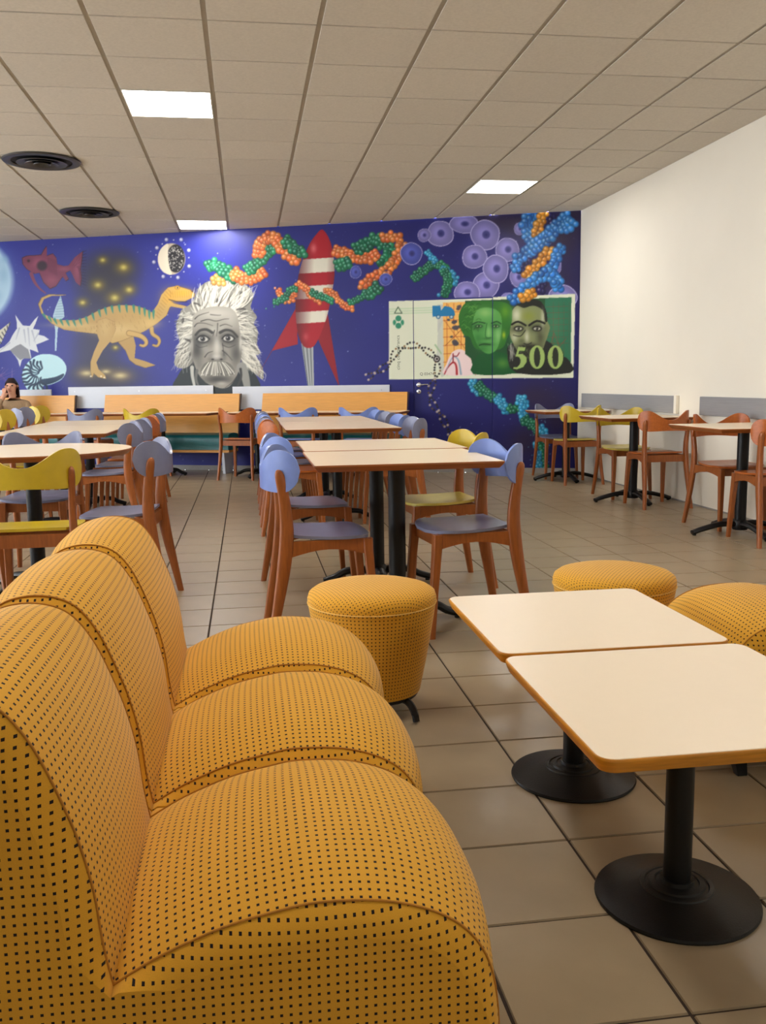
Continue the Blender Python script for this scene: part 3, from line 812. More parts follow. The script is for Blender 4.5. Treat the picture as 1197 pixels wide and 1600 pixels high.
stroke(C1([(195, 350), (215, 400), (245, 440), (285, 472)]), (6, 1.5), (130, 62, 92), smooth=5); 
for k in range(9): stroke(C1([(300 + 6*k, 250 + k*2), (300 + 7*k, 330 + 4*k)]), .8, (95, 40, 68), .5)
for k in range(8): stroke(C1([(455 + 6*k, 300 + (k % 2)*10), (500, 225 + 26*k)]), .7, (95, 40, 68), .55)
for k in range(12): stroke(C1([(515, 215 + 18*k), (540, 205 + 20*k)]), (1.6, .4), (40, 30, 70), .8)

part(3, 'painted_shells', 'pale painted sea shells at the left')
poly(C1([(378, 485), (396, 560), (402, 620), (372, 642), (360, 700), (352, 832), (342, 832), (344, 700), (330, 612), (346, 560)]), (178, 204, 220))
for k in range(8):
    t = k/7; stroke(C1([(372 - 34*t, 505 + 115*t), (384 + 16*t, 500 + 118*t)]), .9, (120, 150, 178), .8)
poly(C1([(66, 650), (48, 690), (12, 772), (-60, 860), (-100, 830), (-50, 740)]), (206, 204, 186))
for k in range(6):
    t = k/6; stroke(C1([(60 - 95*t, 655 + 120*t), (58 - 60*t, 672 + 135*t)]), 1.6, (50, 48, 56), .85)
poly(C1([(95, 605), (118, 640), (142, 672), (185, 676), (212, 640), (240, 610), (222, 660), (206, 694), (248, 700), (240, 730), (275, 738), (306, 760), (262, 778), (226, 792), (240, 842), (205, 828), (186, 822), (196, 880), (150, 878), (136, 890), (124, 934), (112, 890), (96, 866), (62, 826), (0, 842), (-60, 850), (30, 800), (58, 772), (80, 730), (106, 690), (104, 650)]), (214, 218, 222))
poly(C1([(62, 826), (100, 800), (128, 788), (176, 822), (192, 878), (150, 878), (126, 888), (100, 866)]), (140, 142, 150))
for a in ((120, 690, 100, 760), (150, 700, 160, 780), (200, 705, 220, 780), (175, 690, 185, 800), (60, 780, 0, 830), (240, 720, 210, 770)):
    stroke(C1([(a[0], a[1]), (a[2], a[3])]), (2.6, .8), (168, 174, 190), .8)
naut = C1([(160, 920), (220, 865), (290, 850), (360, 865), (405, 908), (414, 955), (385, 1008), (320, 1040), (270, 1050), (266, 1080), (185, 1080), (150, 1035), (138, 980)])
poly(naut, (192, 228, 236), smooth=4)
poly(C1([(250, 1012), (300, 1002), (350, 992), (398, 972), (388, 1000), (335, 1030), (265, 1044)]), (38, 66, 96), smooth=3)
for k in range(15):
    a = math.radians(80 + k*15.5); r1 = 118 if k > 1 else 100
    c, s = math.cos(a), -math.sin(a)
    pts = [(245 + c*q*r1 + 9*math.sin(q*9 + k)*s, 985 + s*q*r1*.95 - 9*math.sin(q*9 + k)*c) for q in (.12, .3, .5, .7, .9)]
    stroke(C1(pts), (1.2, 3.6), (36, 60, 88), smooth=4)
for k in range(16): stroke([(4 + random.uniform(-34, 20), 600), (random.uniform(-30, 30), 572 + random.uniform(0, 12))], (1.6, .6), random.choice([(120, 90, 160), (90, 70, 150), (150, 120, 180)]), .7)

part(4, 'painted_half_globe', 'cream half globe with a dotted black core, ringed by painted beads')
(cx, cy), = C1([(1070, 258)])
ell(cx, cy, 21.5, 24.5, (192, 178, 156)); ell(cx + 6.5, cy - .8, 14, 22, (40, 38, 42))
for k in range(120):
    x, y = random.uniform(-13, 13), random.uniform(-21, 21)
    if (x/13)**2 + (y/21)**2 < .9: ell(cx + 6.5 + x, cy - .8 + y, .75, .75, (200, 196, 188))
poly([(cx - 5.5, cy - 23.8), (cx - 13, cy - 20), (cx - 19, cy - 12), (cx - 21.5, cy), (cx - 19, cy + 12), (cx - 12, cy + 21), (cx, cy + 24.6), (cx - 3.4, cy + 12), (cx - 5, cy), (cx - 5.6, cy - 12)], (222, 212, 192), smooth=3)
for q, (x, y) in enumerate([(1038, 138), (1083, 140), (1130, 138), (1155, 168), (1178, 204), (1178, 250), (1180, 303), (1147, 338), (1110, 374), (1066, 370), (1018, 368), (985, 320), (960, 278), (973, 233), (979, 189), (1012, 165)]):
    (bx, by), = C1([(x, y)]); bead(bx, by, 2.9 if q % 2 == 0 else 1.2, (176, 178, 210))

part(5, 'painted_dinosaur', 'tan painted dinosaur with teal back stripes')
TAN, DK = (196, 164, 100), (128, 98, 48)
dino = [(106.5, 460), (95, 461.5), (80, 462), (68, 467), (63, 478), (68, 491), (83, 498), (100, 500.5), (118, 500.5), (135, 495.5), (153, 485.5), (170, 479), (190, 476.5), (210, 477.2), (225, 481.5), (238, 488), (247, 475), (253, 460), (263, 449), (275.7, 446.5), (281, 447.6), (297.6, 452.8), (304.6, 459), (304, 463.5), (290, 470.3), (278, 470.5), (265, 468.5), (272.5, 474), (288, 477.5), (301, 481), (288, 482.4), (268, 478.5), (265.6, 480), (260.6, 493), (245.6, 505.4), (225.5, 518), (208, 525.5), (190.5, 533), (175.4, 536.7), (160, 528), (150.4, 521.7), (125.3, 519), (100, 515.4), (80.2, 505.4), (64, 489), (59.5, 475), (64.5, 465), (76, 459.8), (95, 460.2)]
leg2 = C1([(730, 770), (830, 740), (845, 800), (838, 878), (900, 896), (968, 922), (905, 938), (845, 918), (806, 888), (782, 830)])
leg1 = C1([(605, 640), (660, 625), (715, 650), (722, 700), (690, 770), (640, 830), (600, 905), (615, 948), (656, 985), (662, 1006), (612, 996), (584, 970), (574, 1002), (564, 958), (564, 900), (584, 840), (618, 765), (600, 710)])
poly(leg2, DK); poly([(x + .4, y - .6) for x, y in leg2], (186, 154, 92))
for pts in ([(945, 690), (952, 725), (985, 750), (994, 775), (980, 800), (955, 795)],): stroke(C1(pts), (7, 3.5), DK, smooth=5); stroke(C1(pts), (5.8, 2.4), (200, 166, 96), smooth=5)
r = poly(dino, DK)
sh = poly([(x*.992 + 1.4, y*.985 + 7.4) for x, y in dino], TAN)
for x, y, rx, ry, c, a in ((180, 515, 40, 10, (222, 196, 140), .6), (235, 505, 16, 8, (226, 196, 130), .6), (110, 508, 36, 4, (222, 198, 142), .5), (285, 458, 16, 8, (232, 182, 66), .85), (265, 465, 14, 14, (228, 178, 70), .7), (160, 500, 20, 12, (176, 140, 80), .5)): glow(cx=x, cy=y, rx=rx, ry=ry, col=c, alpha=a)
poly(leg1, DK); poly([(x*.985 + 2.4, y*.992 + 4.3) for x, y in leg1], (192, 160, 98)); glow(164, 512, 10, 16, (216, 188, 130), .5)
for pts in ([(805, 720), (870, 735), (905, 760), (912, 785), (895, 800), (875, 795)],): stroke(C1(pts), (9, 4), DK, smooth=5); stroke(C1(pts), (7.6, 2.8), (206, 172, 104), smooth=5)
for k in range(19):
    t = k/18; i = 5 + t*10.2; a = dino[int(i)]; b = dino[int(i) + 1]; f = i - int(i); x, y = a[0] + (b[0] - a[0])*f, a[1] + (b[1] - a[1])*f
    stroke([(x, y + .5), (x + 3 - 3*t, y + 5.5 + 3*t), (x + 4.5 - 4*t, y + 8 + 5*t)], (4.2, .8), (42, 138, 122), .85)
for k in range(7):
    x, y = dino[15 + k % 4]; 
for k in range(10): stroke([(243 + k*2.0, 492 - k*4.6), (249 + k*2.2, 497 - k*4.2)], .7, (160, 118, 50), .6)
for k in range(40):
    x = random.uniform(105, 230); y = 497 + random.uniform(0, 20) + (x < 150)*4 - (x > 190)*6; stroke([(x, y), (x + 1.5, y + 4)], .6, (150, 118, 62), .45)
for k in range(10): x = 266 + 3.6*k; stroke([(x, 455), (x + 1, 465)], .6, (170, 120, 40), .55)
ell(277, 449.5, 4.2, 3.4, (190, 140, 50)); ell(277.2, 449.6, 2.4, 1.9, (232, 196, 110)); ell(277.4, 449.6, .9, 1.2, (30, 26, 20)); ell(300.5, 455.6, 1, .8, (80, 50, 20))
stroke([(264, 468), (276, 471), (292, 471.5)], 1, (60, 40, 30)); 
for x, y in ((158, 588), (163, 590), (142, 588)): ell(x, y, 1.4, 1.2, (232, 222, 196))

part(6, 'painted_portrait', 'grey painted portrait of an old man with wild white hair and moustache')
poly(CP([(25, 1420), (60, 1260), (150, 1135), (250, 1085), (560, 1150), (850, 1095), (960, 1150), (1060, 1290), (1070, 1420), (740, 1500), (500, 1500)]), (40, 48, 50), smooth=4)
hair = CP([(20, 1110), (52, 950), (84, 830), (40, 640), (78, 520), (112, 430), (230, 350), (300, 225), (325, 155), (450, 75), (560, 112), (690, 62), (850, 82), (965, 170), (1005, 250), (985, 340), (975, 410), (1050, 520), (1010, 600), (1062, 700), (1050, 850), (1095, 975), (1040, 1000), (1120, 1150), (1125, 1300), (1000, 1210), (905, 1150), (855, 1080), (845, 700), (760, 470), (560, 400), (380, 430), (262, 560), (240, 800), (236, 960), (250, 1085), (130, 1165)])
hs = poly(hair, (146, 144, 136), smooth=4)
rr = random.Random(5)
def in_hair(x, y):
    (px, py), = CP([(x, y)]); i, j = int((py - OY)*SS) - hs[0][0].start, int((px - OX)*SS) - hs[0][1].start
    return 0 <= i < hs[1].shape[0] and 0 <= j < hs[1].shape[1] and hs[1][i, j]
def lock(p, q, bend, w, c, a): 
    m = ((p[0] + q[0])/2 + bend*(q[1] - p[1]), (p[1] + q[1])/2 - bend*(q[0] - p[0])); stroke(CP([p, m, q]), w, c, a, smooth=4)
for k in range(900):    # flowing strands over the whole mass of hair
    x, y = rr.uniform(0, 1150), rr.uniform(40, 1320)
    if not in_hair(x, y): continue
    dx, dy = x - 545, y - 820; L = math.hypot(dx, dy); dx, dy = dx/L, dy/L
    if y > 450: dy += .9; dx *= .7
    l = rr.uniform(50, 130)
    lock((x - dx*l*.5, y - dy*l*.5), (x + dx*l*.5, y + dy*l*.5), rr.uniform(-.3, .3), (rr.uniform(1.0, 2.2), .5), rr.choice([(236, 234, 222), (216, 214, 202), (244, 242, 232), (196, 194, 184), (120, 118, 112), (78, 76, 74), (226, 224, 212)]), .75)
for k in range(300):
    t = rr.random()
    if t < .5:      # crown
        s = rr.random(); x0 = 290 + 520*s; y0 = 470 - 90*math.sin(PI*s); q = (300 + 720*s + rr.uniform(-70, 70), 175 - 120*math.sin(PI*(.15 + .75*s)) + rr.uniform(-20, 150))
        p = (x0, y0)
    elif t < .78:   # right side
        s = rr.random(); p = (790 + 60*s, 480 + 560*s); q = (1010 + 90*s + rr.uniform(-110, 50), 430 + 760*s + rr.uniform(-40, 120))
    else:
        s = rr.random(); p = (255 - 20*s, 520 + 420*s); q = (60 + rr.uniform(-40, 90) - 20*s, 500 + 640*s + rr.uniform(-50, 50))
    c = rr.choice([(232, 230, 218), (214, 212, 200), (240, 238, 228), (190, 188, 178), (84, 82, 78), (224, 222, 210), (226, 222, 208)])
    lock(p, q, rr.uniform(-.22, .22), (rr.uniform(1.2, 2.6), .5), c, .82)
for a, b in (((130, 540), (120, 590)), ((555, 300), (548, 330)), ((800, 430), (900, 425)), ((270, 350), (340, 380)), ((160, 800), (220, 830))): lock(a, b, .1, 3, (60, 58, 56), .7)
poly(CP([(250, 520), (330, 440), (450, 398), (600, 388), (730, 415), (800, 500), (832, 650), (850, 800), (862, 930), (842, 1100), (800, 1250), (725, 1370), (640, 1412), (540, 1395), (420, 1345), (320, 1235), (265, 1100), (226, 950), (240, 800), (246, 620)]), (164, 160, 150), smooth=4)
def G(x, y, rx, ry, v, a): (cx, cy), = CP([(x, y)]); glow(cx, cy, rx*.1253, ry*.1253, (v, v*.985, v*.94), a)
G(540, 480, 240, 80, 205, .75); G(720, 560, 70, 90, 196, .5); G(300, 940, 80, 120, 64, .85); G(790, 980, 70, 130, 76, .8); G(370, 800, 130, 84, 54, .9); G(700, 790, 130, 84, 58, .9)
G(500, 690, 60, 50, 200, .6); G(610, 660, 50, 45, 190, .5); G(550, 900, 42, 130, 208, .85); G(470, 1000, 36, 40, 130, .6); G(640, 990, 40, 50, 96, .7); G(545, 1050, 90, 26, 60, .75); G(400, 900, 50, 60, 168, .6); G(845, 850, 18, 90, 222, .8); G(240, 880, 18, 110, 190, .7); G(560, 1300, 190, 60, 62, .85); G(610, 1350, 70, 28, 190, .8); G(430, 1120, 60, 50, 120, .4); G(330, 1120, 50, 90, 110, .5); G(770, 1150, 40, 90, 120, .4)
for pts, w in (([(276, 545), (330, 500), (450, 462)], 1.4), ([(350, 575), (440, 552), (540, 572), (640, 548), (700, 545)], 1.3), ([(470, 490), (560, 500), (600, 498)], 1), ([(270, 640), (310, 600), (400, 600), (500, 630)], 1.3), ([(590, 632), (660, 612), (740, 640)], 1.1), ([(560, 600), (556, 680), (545, 760)], 1.1), ([(520, 690), (500, 760)], 1.4), ([(400, 1020), (440, 970), (500, 950)], 1.5), ([(620, 940), (680, 990), (740, 1060)], 1.5), ([(290, 870), (340, 900), (430, 880)], 1.1), ([(620, 870), (700, 900), (780, 870)], 1.1), ([(800, 1260), (740, 1340), (650, 1405)], 1.4), ([(620, 850), (640, 1000)], 1.0)):
    stroke(CP(pts), (w*1.3, .6), (58, 56, 54), .8, smooth=5)
for ex, ey in ((378, 796), (694, 788)):
    (cx, cy), = CP([(ex, ey)]); s = 1 if ex > 500 else -1
    ell(cx, cy, 9.6, 5.4, (44, 42, 42)); ell(cx, cy + .2, 8.0, 4.1, (196, 194, 186)); ell(cx - .6, cy - .2, 3.9, 3.9, (52, 52, 54)); ell(cx - .6, cy - .2, 1.8, 1.8, (14, 14, 16)); ell(cx - 1.8, cy - 1.4, .9, .9, (235, 235, 235))
    stroke([(cx - 10, cy + .5), (cx - 5, cy - 4.6), (cx + 2, cy - 5.4), (cx + 10, cy)], 1.7, (34, 32, 32), smooth=4); stroke([(cx - 8, cy + 4), (cx, cy + 6.2), (cx + 8, cy + 3.4)], 1, (60, 58, 56), smooth=4)
stroke(CP([(285, 745), (340, 690), (420, 678), (490, 715)]), (3.4, 4.6), (56, 54, 52), .9, smooth=5); stroke(CP([(590, 715), (660, 684), (740, 700), (805, 768)]), (4.6, 3.2), (56, 54, 52), .9, smooth=5)
ell(*CP([(545, 1030)])[0], 7, 4.4, (168, 164, 156), .9, 3); ell(*CP([(545, 1012)])[0], 3, 2, (216, 212, 204), .9, 3)
for x in (497, 605): ell(*CP([(x, 1050)])[0], 2, 1.2, (40, 38, 38), .9)
poly(CP([(345, 1210), (380, 1120), (450, 1075), (545, 1070), (650, 1075), (730, 1120), (775, 1215), (690, 1250), (590, 1245), (500, 1250), (420, 1240)]), (120, 118, 110), smooth=4)
for k in range(60):
    s = rr.random(); x = 380 + 340*s
    lock((440 + 210*s, 1080 + 20*abs(s - .5)), (345 + 430*s + rr.uniform(-8, 8), 1225 + rr.uniform(-20, 28)), .05*(s - .5), (1.0, 1.4), rr.choice([(230, 228, 214), (210, 206, 194), (90, 88, 84), (238, 236, 226)]), .85)
stroke(CP([(240, 1150), (245, 1260), (275, 1400)]), (6, 4), (190, 190, 184), smooth=4); stroke(CP([(860, 1150), (900, 1250), (930, 1400)]), (16, 10), (150, 150, 144), smooth=4); stroke(CP([(845, 1170), (850, 1280), (800, 1400)]), (4, 3), (64, 62, 60), smooth=4)
stroke(CP([(300, 1190), (290, 1300), (330, 1400)]), (5, 3), (110, 110, 106), smooth=4)

part(7, 'painted_rocket', 'red painted rocket with white bands')
RED = (176, 24, 42)
poly(C2([(600, 1000), (850, 560), (860, 790), (700, 830)]), (164, 22, 40)); poly(C2([(1120, 1060), (1040, 560), (960, 700), (1030, 860)]), (150, 20, 38))
poly(C2([(880, 780), (955, 780), (962, 1060), (922, 1060)]), (150, 156, 160))
for k in range(6): stroke(C2([(890 + 12*k, 790), (925 + 6*k, 1055)]), 1.2, (214, 218, 220) if k % 2 else (96, 104, 112), .8)
body = C2([(1015, 75), (1062, 150), (1084, 260), (1088, 360), (1072, 470), (1046, 600), (1000, 730), (955, 805), (900, 805), (862, 730), (846, 600), (848, 480), (862, 370), (888, 270), (930, 170), (972, 108)])
s = poly(body, RED, smooth=5)
sl, ins, X, Y = s
for y0, y1 in ((404, 426), (446, 466), (486, 504)):
    tilt = (X - 494)*.06; m = ins & (Y + tilt > y0) & (Y + tilt < y1); blend(sl, m*1.0, (226, 222, 206))
dx = (X - (499 - (Y - 450)*.05))/28.0
blend(sl, ins*np.clip(np.abs(dx) - .35, 0, 1)*.75, (70, 8, 20)); 
glow(490, 388, 5, 8, (226, 130, 130), .8); glow(478, 526, 5, 7, (220, 110, 110), .55)

part(8, 'painted_bead_strands', 'orange and green painted strands of beads')
OR, GR = [(238, 128, 62), (244, 146, 70), (230, 112, 52)], [(28, 132, 92), (38, 146, 100), (20, 110, 80)]
band(C2([(340, 375), (360, 400), (410, 395)]), 3.4, 6, [(236, 172, 84), (240, 184, 100)], seed=1)
band(C2([(300, 305), (345, 285), (390, 320), (440, 355), (490, 385)]), 3.6, 8, GR, seed=2)
band(C2([(460, 340), (510, 375), (570, 380), (620, 355), (655, 325)]), 3.6, 8, OR, seed=3)
band(C2([(545, 330), (590, 290), (650, 240), (690, 190), (730, 195)]), 3.6, 8, GR, seed=4)
band(C2([(612, 235), (622, 170), (660, 125), (720, 125), (770, 185), (810, 235), (870, 265)]), 3.8, 8.5, OR, seed=5)
band(C2([(785, 140), (830, 180), (870, 215), (905, 205)]), 3.6, 8, GR, seed=6)
band(C3([(98, 285), (150, 300), (230, 322), (310, 330), (350, 300)]), 3.8, 8.5, OR, seed=7)
band(C3([(110, 385), (150, 365), (195, 350)]), 3.8, 9, GR, seed=8)
band(C3([(220, 275), (300, 245), (350, 205), (390, 240), (440, 275), (425, 330), (385, 385)]), 3.6, 9, GR, seed=9)
band(C3([(395, 205), (460, 195), (515, 240), (490, 300), (460, 375), (390, 430), (310, 470), (262, 530)]), 3.8, 8, OR, seed=10)
band(C3([(290, 565), (340, 530), (378, 495)]), 3.6, 8, GR, seed=11)
band(C2([(740, 455), (770, 500), (810, 518), (838, 465), (860, 415), (910, 440), (950, 490), (1010, 520)]), 2.5, 4.6, OR, seed=12)
band(C2([(715, 525), (745, 518), (785, 490), (810, 450), (865, 445)]), 2.4, 4.6, GR, seed=13)
band(C2([(945, 465), (1000, 490), (1070, 510)]), 2.4, 4.6, GR, seed=14)
band(C2([(1030, 455), (1080, 470), (1130, 530), (1180, 560)]) + C3([(200, 640)]), 2.5, 5, OR, seed=15)
band(C3([(5, 570), (50, 585), (90, 600)]), 2.4, 5, GR, seed=16); band(C3([(185, 605), (230, 590), (275, 570)]), 2.4, 5, GR, seed=17)
for x, y, r, c in ((718, 440, 2, (230, 150, 120)), (712, 556, 1.3, (40, 150, 110)), (662, 568, 1.3, (70, 150, 140))): bead(*C2([(x, y)])[0], r, c)

part(9, 'painted_cells', 'lavender painted round cells with dark nuclei')
cl = [C3([(750, 180)])[0] + (21, 21), C3([(650, 190)])[0] + (10.5, 10.5), C3([(570, 305)])[0] + (17.5, 17), C3([(900, 120)])[0] + (23, 15), C3([(222, 420)])[0] + (8.8, 10.5), C3([(410, 465)])[0] + (10, 9.5)]
for x, y, rx, ry in ((305, 245, 120, 121), (485, 365, 97, 100), (215, 422, 102, 99), (310, 655, 108, 108), (392, 522, 105, 116), (155, 712, 106, 92), (585, 195, 49, 52), (575, 590, 72, 80), (890, 490, 34, 70), (490, 755, 60, 42), (930, 760, 120, 108)):
    cl.append(C4([(x, y)])[0] + (rx*.19215, ry*.19215))
for k, (x, y, rx, ry) in enumerate(cl):
    col = (138, 132, 196) if k not in (2, 4, 5) else (86, 96, 184)
    n = 22; ph = k*1.7
    def ring(s): return [(x + rx*s*math.cos(2*PI*q/n)*(1 + .045*math.sin(3*2*PI*q/n + ph)), y + ry*s*math.sin(2*PI*q/n)*(1 + .045*math.cos(2*2*PI*q/n + ph))) for q in range(n)]
    poly(ring(1.0), (186, 180, 222), smooth=2); poly(ring(.94), np.array(col)*.86, smooth=2)
    glow(x - rx*.1, y - ry*.1, rx*.62, ry*.62, np.clip(np.array(col)*1.22 + 8, 0, 255), .75); glow(x, y, rx*.36, ry*.36, col, .5)
    ell(x + rx*.05, y - ry*.02, rx*.26, ry*.27, (66, 66, 132), .9, 1.2); ell(x + rx*.05, y + ry*.0, rx*.1, ry*.1, (48, 48, 108), .6, 1)

part(10, 'painted_blue_molecule', 'sky blue and orange painted bead clusters in the upper right')
SB_, SO, SD_ = [(52, 132, 216), (64, 148, 226), (40, 116, 200)], [(226, 152, 44), (236, 164, 54), (214, 138, 36)], [(40, 36, 92), (48, 42, 104)]
band(C4([(835, 90), (810, 190)]), 3.6, 7, SD_, seed=30); band(C4([(680, 85), (640, 190), (690, 290)]), 4.0, 9, SB_, seed=31); band(C4([(775, 75), (748, 180), (722, 262)]), 3.8, 8, SO, seed=32)
band(C4([(640, 395), (700, 340), (780, 275), (860, 205), (930, 130), (985, 95)]), 4.2, 9.5, SB_, seed=33); band(C4([(920, 190), (980, 165), (1005, 130)]), 4, 9, SB_, seed=34)
band(C4([(655, 455), (610, 560)]), 4, 9, SD_, seed=35); band(C4([(600, 420), (555, 480), (570, 560)]), 3.8, 8, SB_, seed=36); band(C4([(855, 372), (770, 450), (700, 520), (640, 600)]), 4, 8.5, SO, seed=37)
band(C4([(940, 365), (890, 370), (880, 460), (820, 545)]), 3.8, 7, SB_, seed=38); band(C4([(775, 640), (752, 705)]), 3.6, 5, SD_, seed=39)
band(C4([(840, 560), (880, 610), (915, 650), (850, 670)]), 4, 9, SB_, seed=40)

part(11, 'painted_green_strand', 'blue green painted bead strands')
BG = [(30, 120, 110), (34, 140, 96), (44, 150, 180), (36, 128, 190)]; BL = [(48, 150, 200), (60, 170, 214)]; GG = [(24, 110, 84), (36, 134, 92)]
band(C3([(585, 460), (612, 432), (650, 405), (700, 372), (760, 378), (795, 410)]), 2.6, 6, GG, seed=50); band(C3([(668, 292), (700, 325), (725, 350)]), 2.4, 4, BL, seed=51)
band(C3([(760, 400), (810, 430), (840, 455), (825, 495)]), 2.6, 6, BL, seed=52); band(C3([(775, 410), (800, 460), (795, 520), (775, 570)]), 2.6, 6.5, GG, seed=53); band(C3([(745, 560), (750, 575)]), 2.6, 3, BL, seed=54)
band(C5([(555, 580), (560, 620), (600, 650)]), 2.8, 6, BL, seed=55); band(C5([(590, 600), (625, 640), (670, 670), (700, 690)]), 2.8, 7, GG, seed=56)
band(C5([(700, 680), (735, 720), (770, 755), (740, 745)]), 2.8, 7, BL, seed=57); band(C5([(770, 735), (810, 745), (840, 700)]), 2.8, 6, GG, seed=58); band(C5([(820, 690), (860, 700), (850, 780), (865, 820)]), 2.8, 6.5, BL, seed=59)
band(C5([(860, 800), (890, 830), (930, 850), (955, 900)]), 2.8, 7, GG, seed=60); band(C5([(955, 850), (985, 910), (935, 955), (915, 965)]), 2.8, 5.5, BL, seed=61); band(C5([(960, 930), (970, 990), (955, 1040), (985, 1090)]), 2.8, 6, GG, seed=62); band(C5([(940, 1000), (945, 1060), (950, 1100)]), 2.6, 5, BL, seed=63)
for k in range(26):
    (x, y), = C5([(random.uniform(880, 1010), random.uniform(780, 1095))]); ell(x, y, .7, .7, (120, 200, 210), .8, claim=False)

part(12, 'painted_banknote', 'painted green banknote reading 500')
note = [(608, 471), (899, 459), (896, 590), (608, 593)]
poly(note, (222, 226, 206))
def quad(s, t):   # position inside the note
    a, b, c, d = [np.array(p, float) for p in note]; return tuple((a*(1 - s) + b*s)*(1 - t) + (d*(1 - s) + c*s)*t)
for t in (.1, .13, .16): stroke([quad(0, t), quad(.32, t)], 1.6, (172, 206, 164), .6)
poly([(684, 476), (693, 476), (693, 500), (684, 520)], (196, 196, 190), .8); poly([(685, 505), (694, 498), (697, 585), (690, 590), (682, 560)], (192, 196, 190), .7)
poly([(692, 473), (738, 471), (738, 585), (694, 585)], (236, 186, 104))
for k in range(7): stroke([(693, 488 + 13*k), (740, 486 + 13*k)], .7, (176, 60, 30), .8)
for k in range(5): stroke([(698 + 11*k, 474), (699 + 11*k, 586)], .7, (176, 60, 30), .8)
for a in (((694, 500), (738, 560)), ((696, 540), (736, 500)), ((700, 476), (716, 520))): stroke(a, .8, (140, 60, 30), .7)
rr = random.Random(9)
for x, y, w in ((110, 290, 22), (120, 340, 30), (120, 465, 36), (160, 330, 20), (215, 380, 16), (150, 160, 18), (235, 480, 34), (240, 540, 40), (85, 415, 9), (60, 270, 10), (200, 410, 12), (140, 180, 16)):
    (cx, cy), = CB([(x, y)]); 
    for q in range(4): ell(cx + rr.uniform(-.5, .5)*w*.15, cy + rr.uniform(-.4, .4)*w*.12, w*.1 + .8, w*.08 + .6, (86, 82, 90) if x < 200 else (72, 84, 94), .95)
poly(C5([(320, 142), (366, 140), (372, 170), (392, 142), (430, 150), (450, 172), (452, 200), (322, 206)]), (36, 128, 178))
for x in (355, 432): ell(*C5([(x, 206)])[0], 3.4, 3.2, (40, 96, 140)); ell(*C5([(x, 206)])[0], 2, 1.9, (190, 214, 220))
poly(CB([(22, 736), (40, 650), (80, 560), (120, 528), (165, 522), (215, 550), (255, 620), (278, 736)]), (236, 214, 214), smooth=3)
stroke(CB([(25, 732), (50, 680), (85, 640), (110, 635), (126, 670), (130, 732)]), (1.6, 3.4), (176, 44, 52), smooth=4); stroke(CB([(40, 700), (80, 610), (110, 585), (145, 620), (165, 732)]), (1, 3), (150, 172, 190), smooth=4); stroke(CB([(98, 560), (98, 630)]), 1.8, (150, 40, 48)); stroke(CB([(100, 575), (130, 580), (150, 550)]), 1.4, (150, 40, 48), smooth=3)
poly(CB([(200, 108), (1105, 78), (1098, 722), (280, 732), (250, 600), (200, 560)]), (38, 86, 52))
poly(CB([(880, 90), (1105, 78), (1098, 722), (880, 722)]), (50, 118, 92)); glow(*CB([(960, 300)])[0], 14, 30, (92, 140, 104), .5); glow(*CB([(930, 600)])[0], 20, 20, (96, 112, 50), .5)
for k in range(7): stroke(CB([(890, 160 + 52*k), (1075, 155 + 52*k)]), .6, (170, 66, 58), .55)
for k in range(4): stroke(CB([(950 + 45*k, 120), (950 + 45*k, 560)]), .6, (170, 66, 58), .45)
stroke(CB([(920, 520), (955, 380), (1000, 500), (1060, 430)]), .8, (180, 70, 60), .7)
# woman in green
poly(CB([(200, 130), (300, 112), (420, 112), (540, 125), (600, 180), (600, 300), (560, 420), (500, 520), (300, 520), (240, 420), (190, 400), (150, 310), (150, 220)]), (52, 116, 46), smooth=4)
poly(CB([(270, 732), (285, 610), (330, 560), (500, 545), (600, 610), (640, 722)]), (30, 92, 50), smooth=3); glow(*CB([(520, 640)])[0], 10, 8, (120, 168, 70), .6)
poly(CB([(300, 190), (420, 170), (500, 220), (512, 330), (500, 420), (470, 520), (400, 560), (330, 520), (280, 430), (262, 330)]), (92, 158, 84), smooth=4)
def GB(x, y, rx, ry, c, a): (cx, cy), = CB([(x, y)]); glow(cx, cy, rx*.1838, ry*.1838, c, a)
for q in ((370, 210, 60, 40, (150, 196, 120), .8), (300, 330, 50, 30, (36, 92, 44), .7), (460, 325, 40, 28, (36, 92, 44), .75), (400, 380, 20, 50, (160, 206, 136), .6), (310, 430, 40, 50, (52, 120, 56), .6), (480, 400, 26, 60, (150, 200, 134), .7), (370, 480, 60, 14, (34, 84, 40), .7), (340, 520, 50, 30, (48, 112, 52), .6), (540, 200, 40, 60, (120, 170, 40), .6), (530, 400, 14, 30, (190, 206, 40), .8), (390, 430, 40, 12, (40, 92, 46), .6)): GB(*q)
for x in (318, 462):
    (cx, cy), = CB([(x, 325)]); ell(cx, cy, 5.4, 2.2, (24, 60, 34)); ell(cx, cy + .1, 3.6, 1.3, (170, 206, 150)); ell(cx, cy, 1.4, 1.4, (14, 40, 22))
stroke(CB([(262, 310), (310, 288), (370, 300)]), 1.6, (26, 70, 36), smooth=3); stroke(CB([(425, 300), (470, 285), (505, 305)]), 1.6, (26, 70, 36), smooth=3); stroke(CB([(320, 488), (360, 476), (415, 482)]), 1.4, (20, 60, 32), smooth=3); stroke(CB([(385, 300), (372, 400), (392, 425), (420, 420)]), 1, (40, 96, 48), smooth=3)
for k in range(34):
    a = rr.uniform(0, 1); x = 170 + rr.uniform(0, 130); y = 140 + rr.uniform(0, 240); stroke(CB([(x, y), (x + 20, y - 14), (x + 42, y + rr.uniform(-6, 14))]), .7, rr.choice([(130, 186, 90), (30, 80, 34), (96, 156, 70)]), .7, smooth=3)
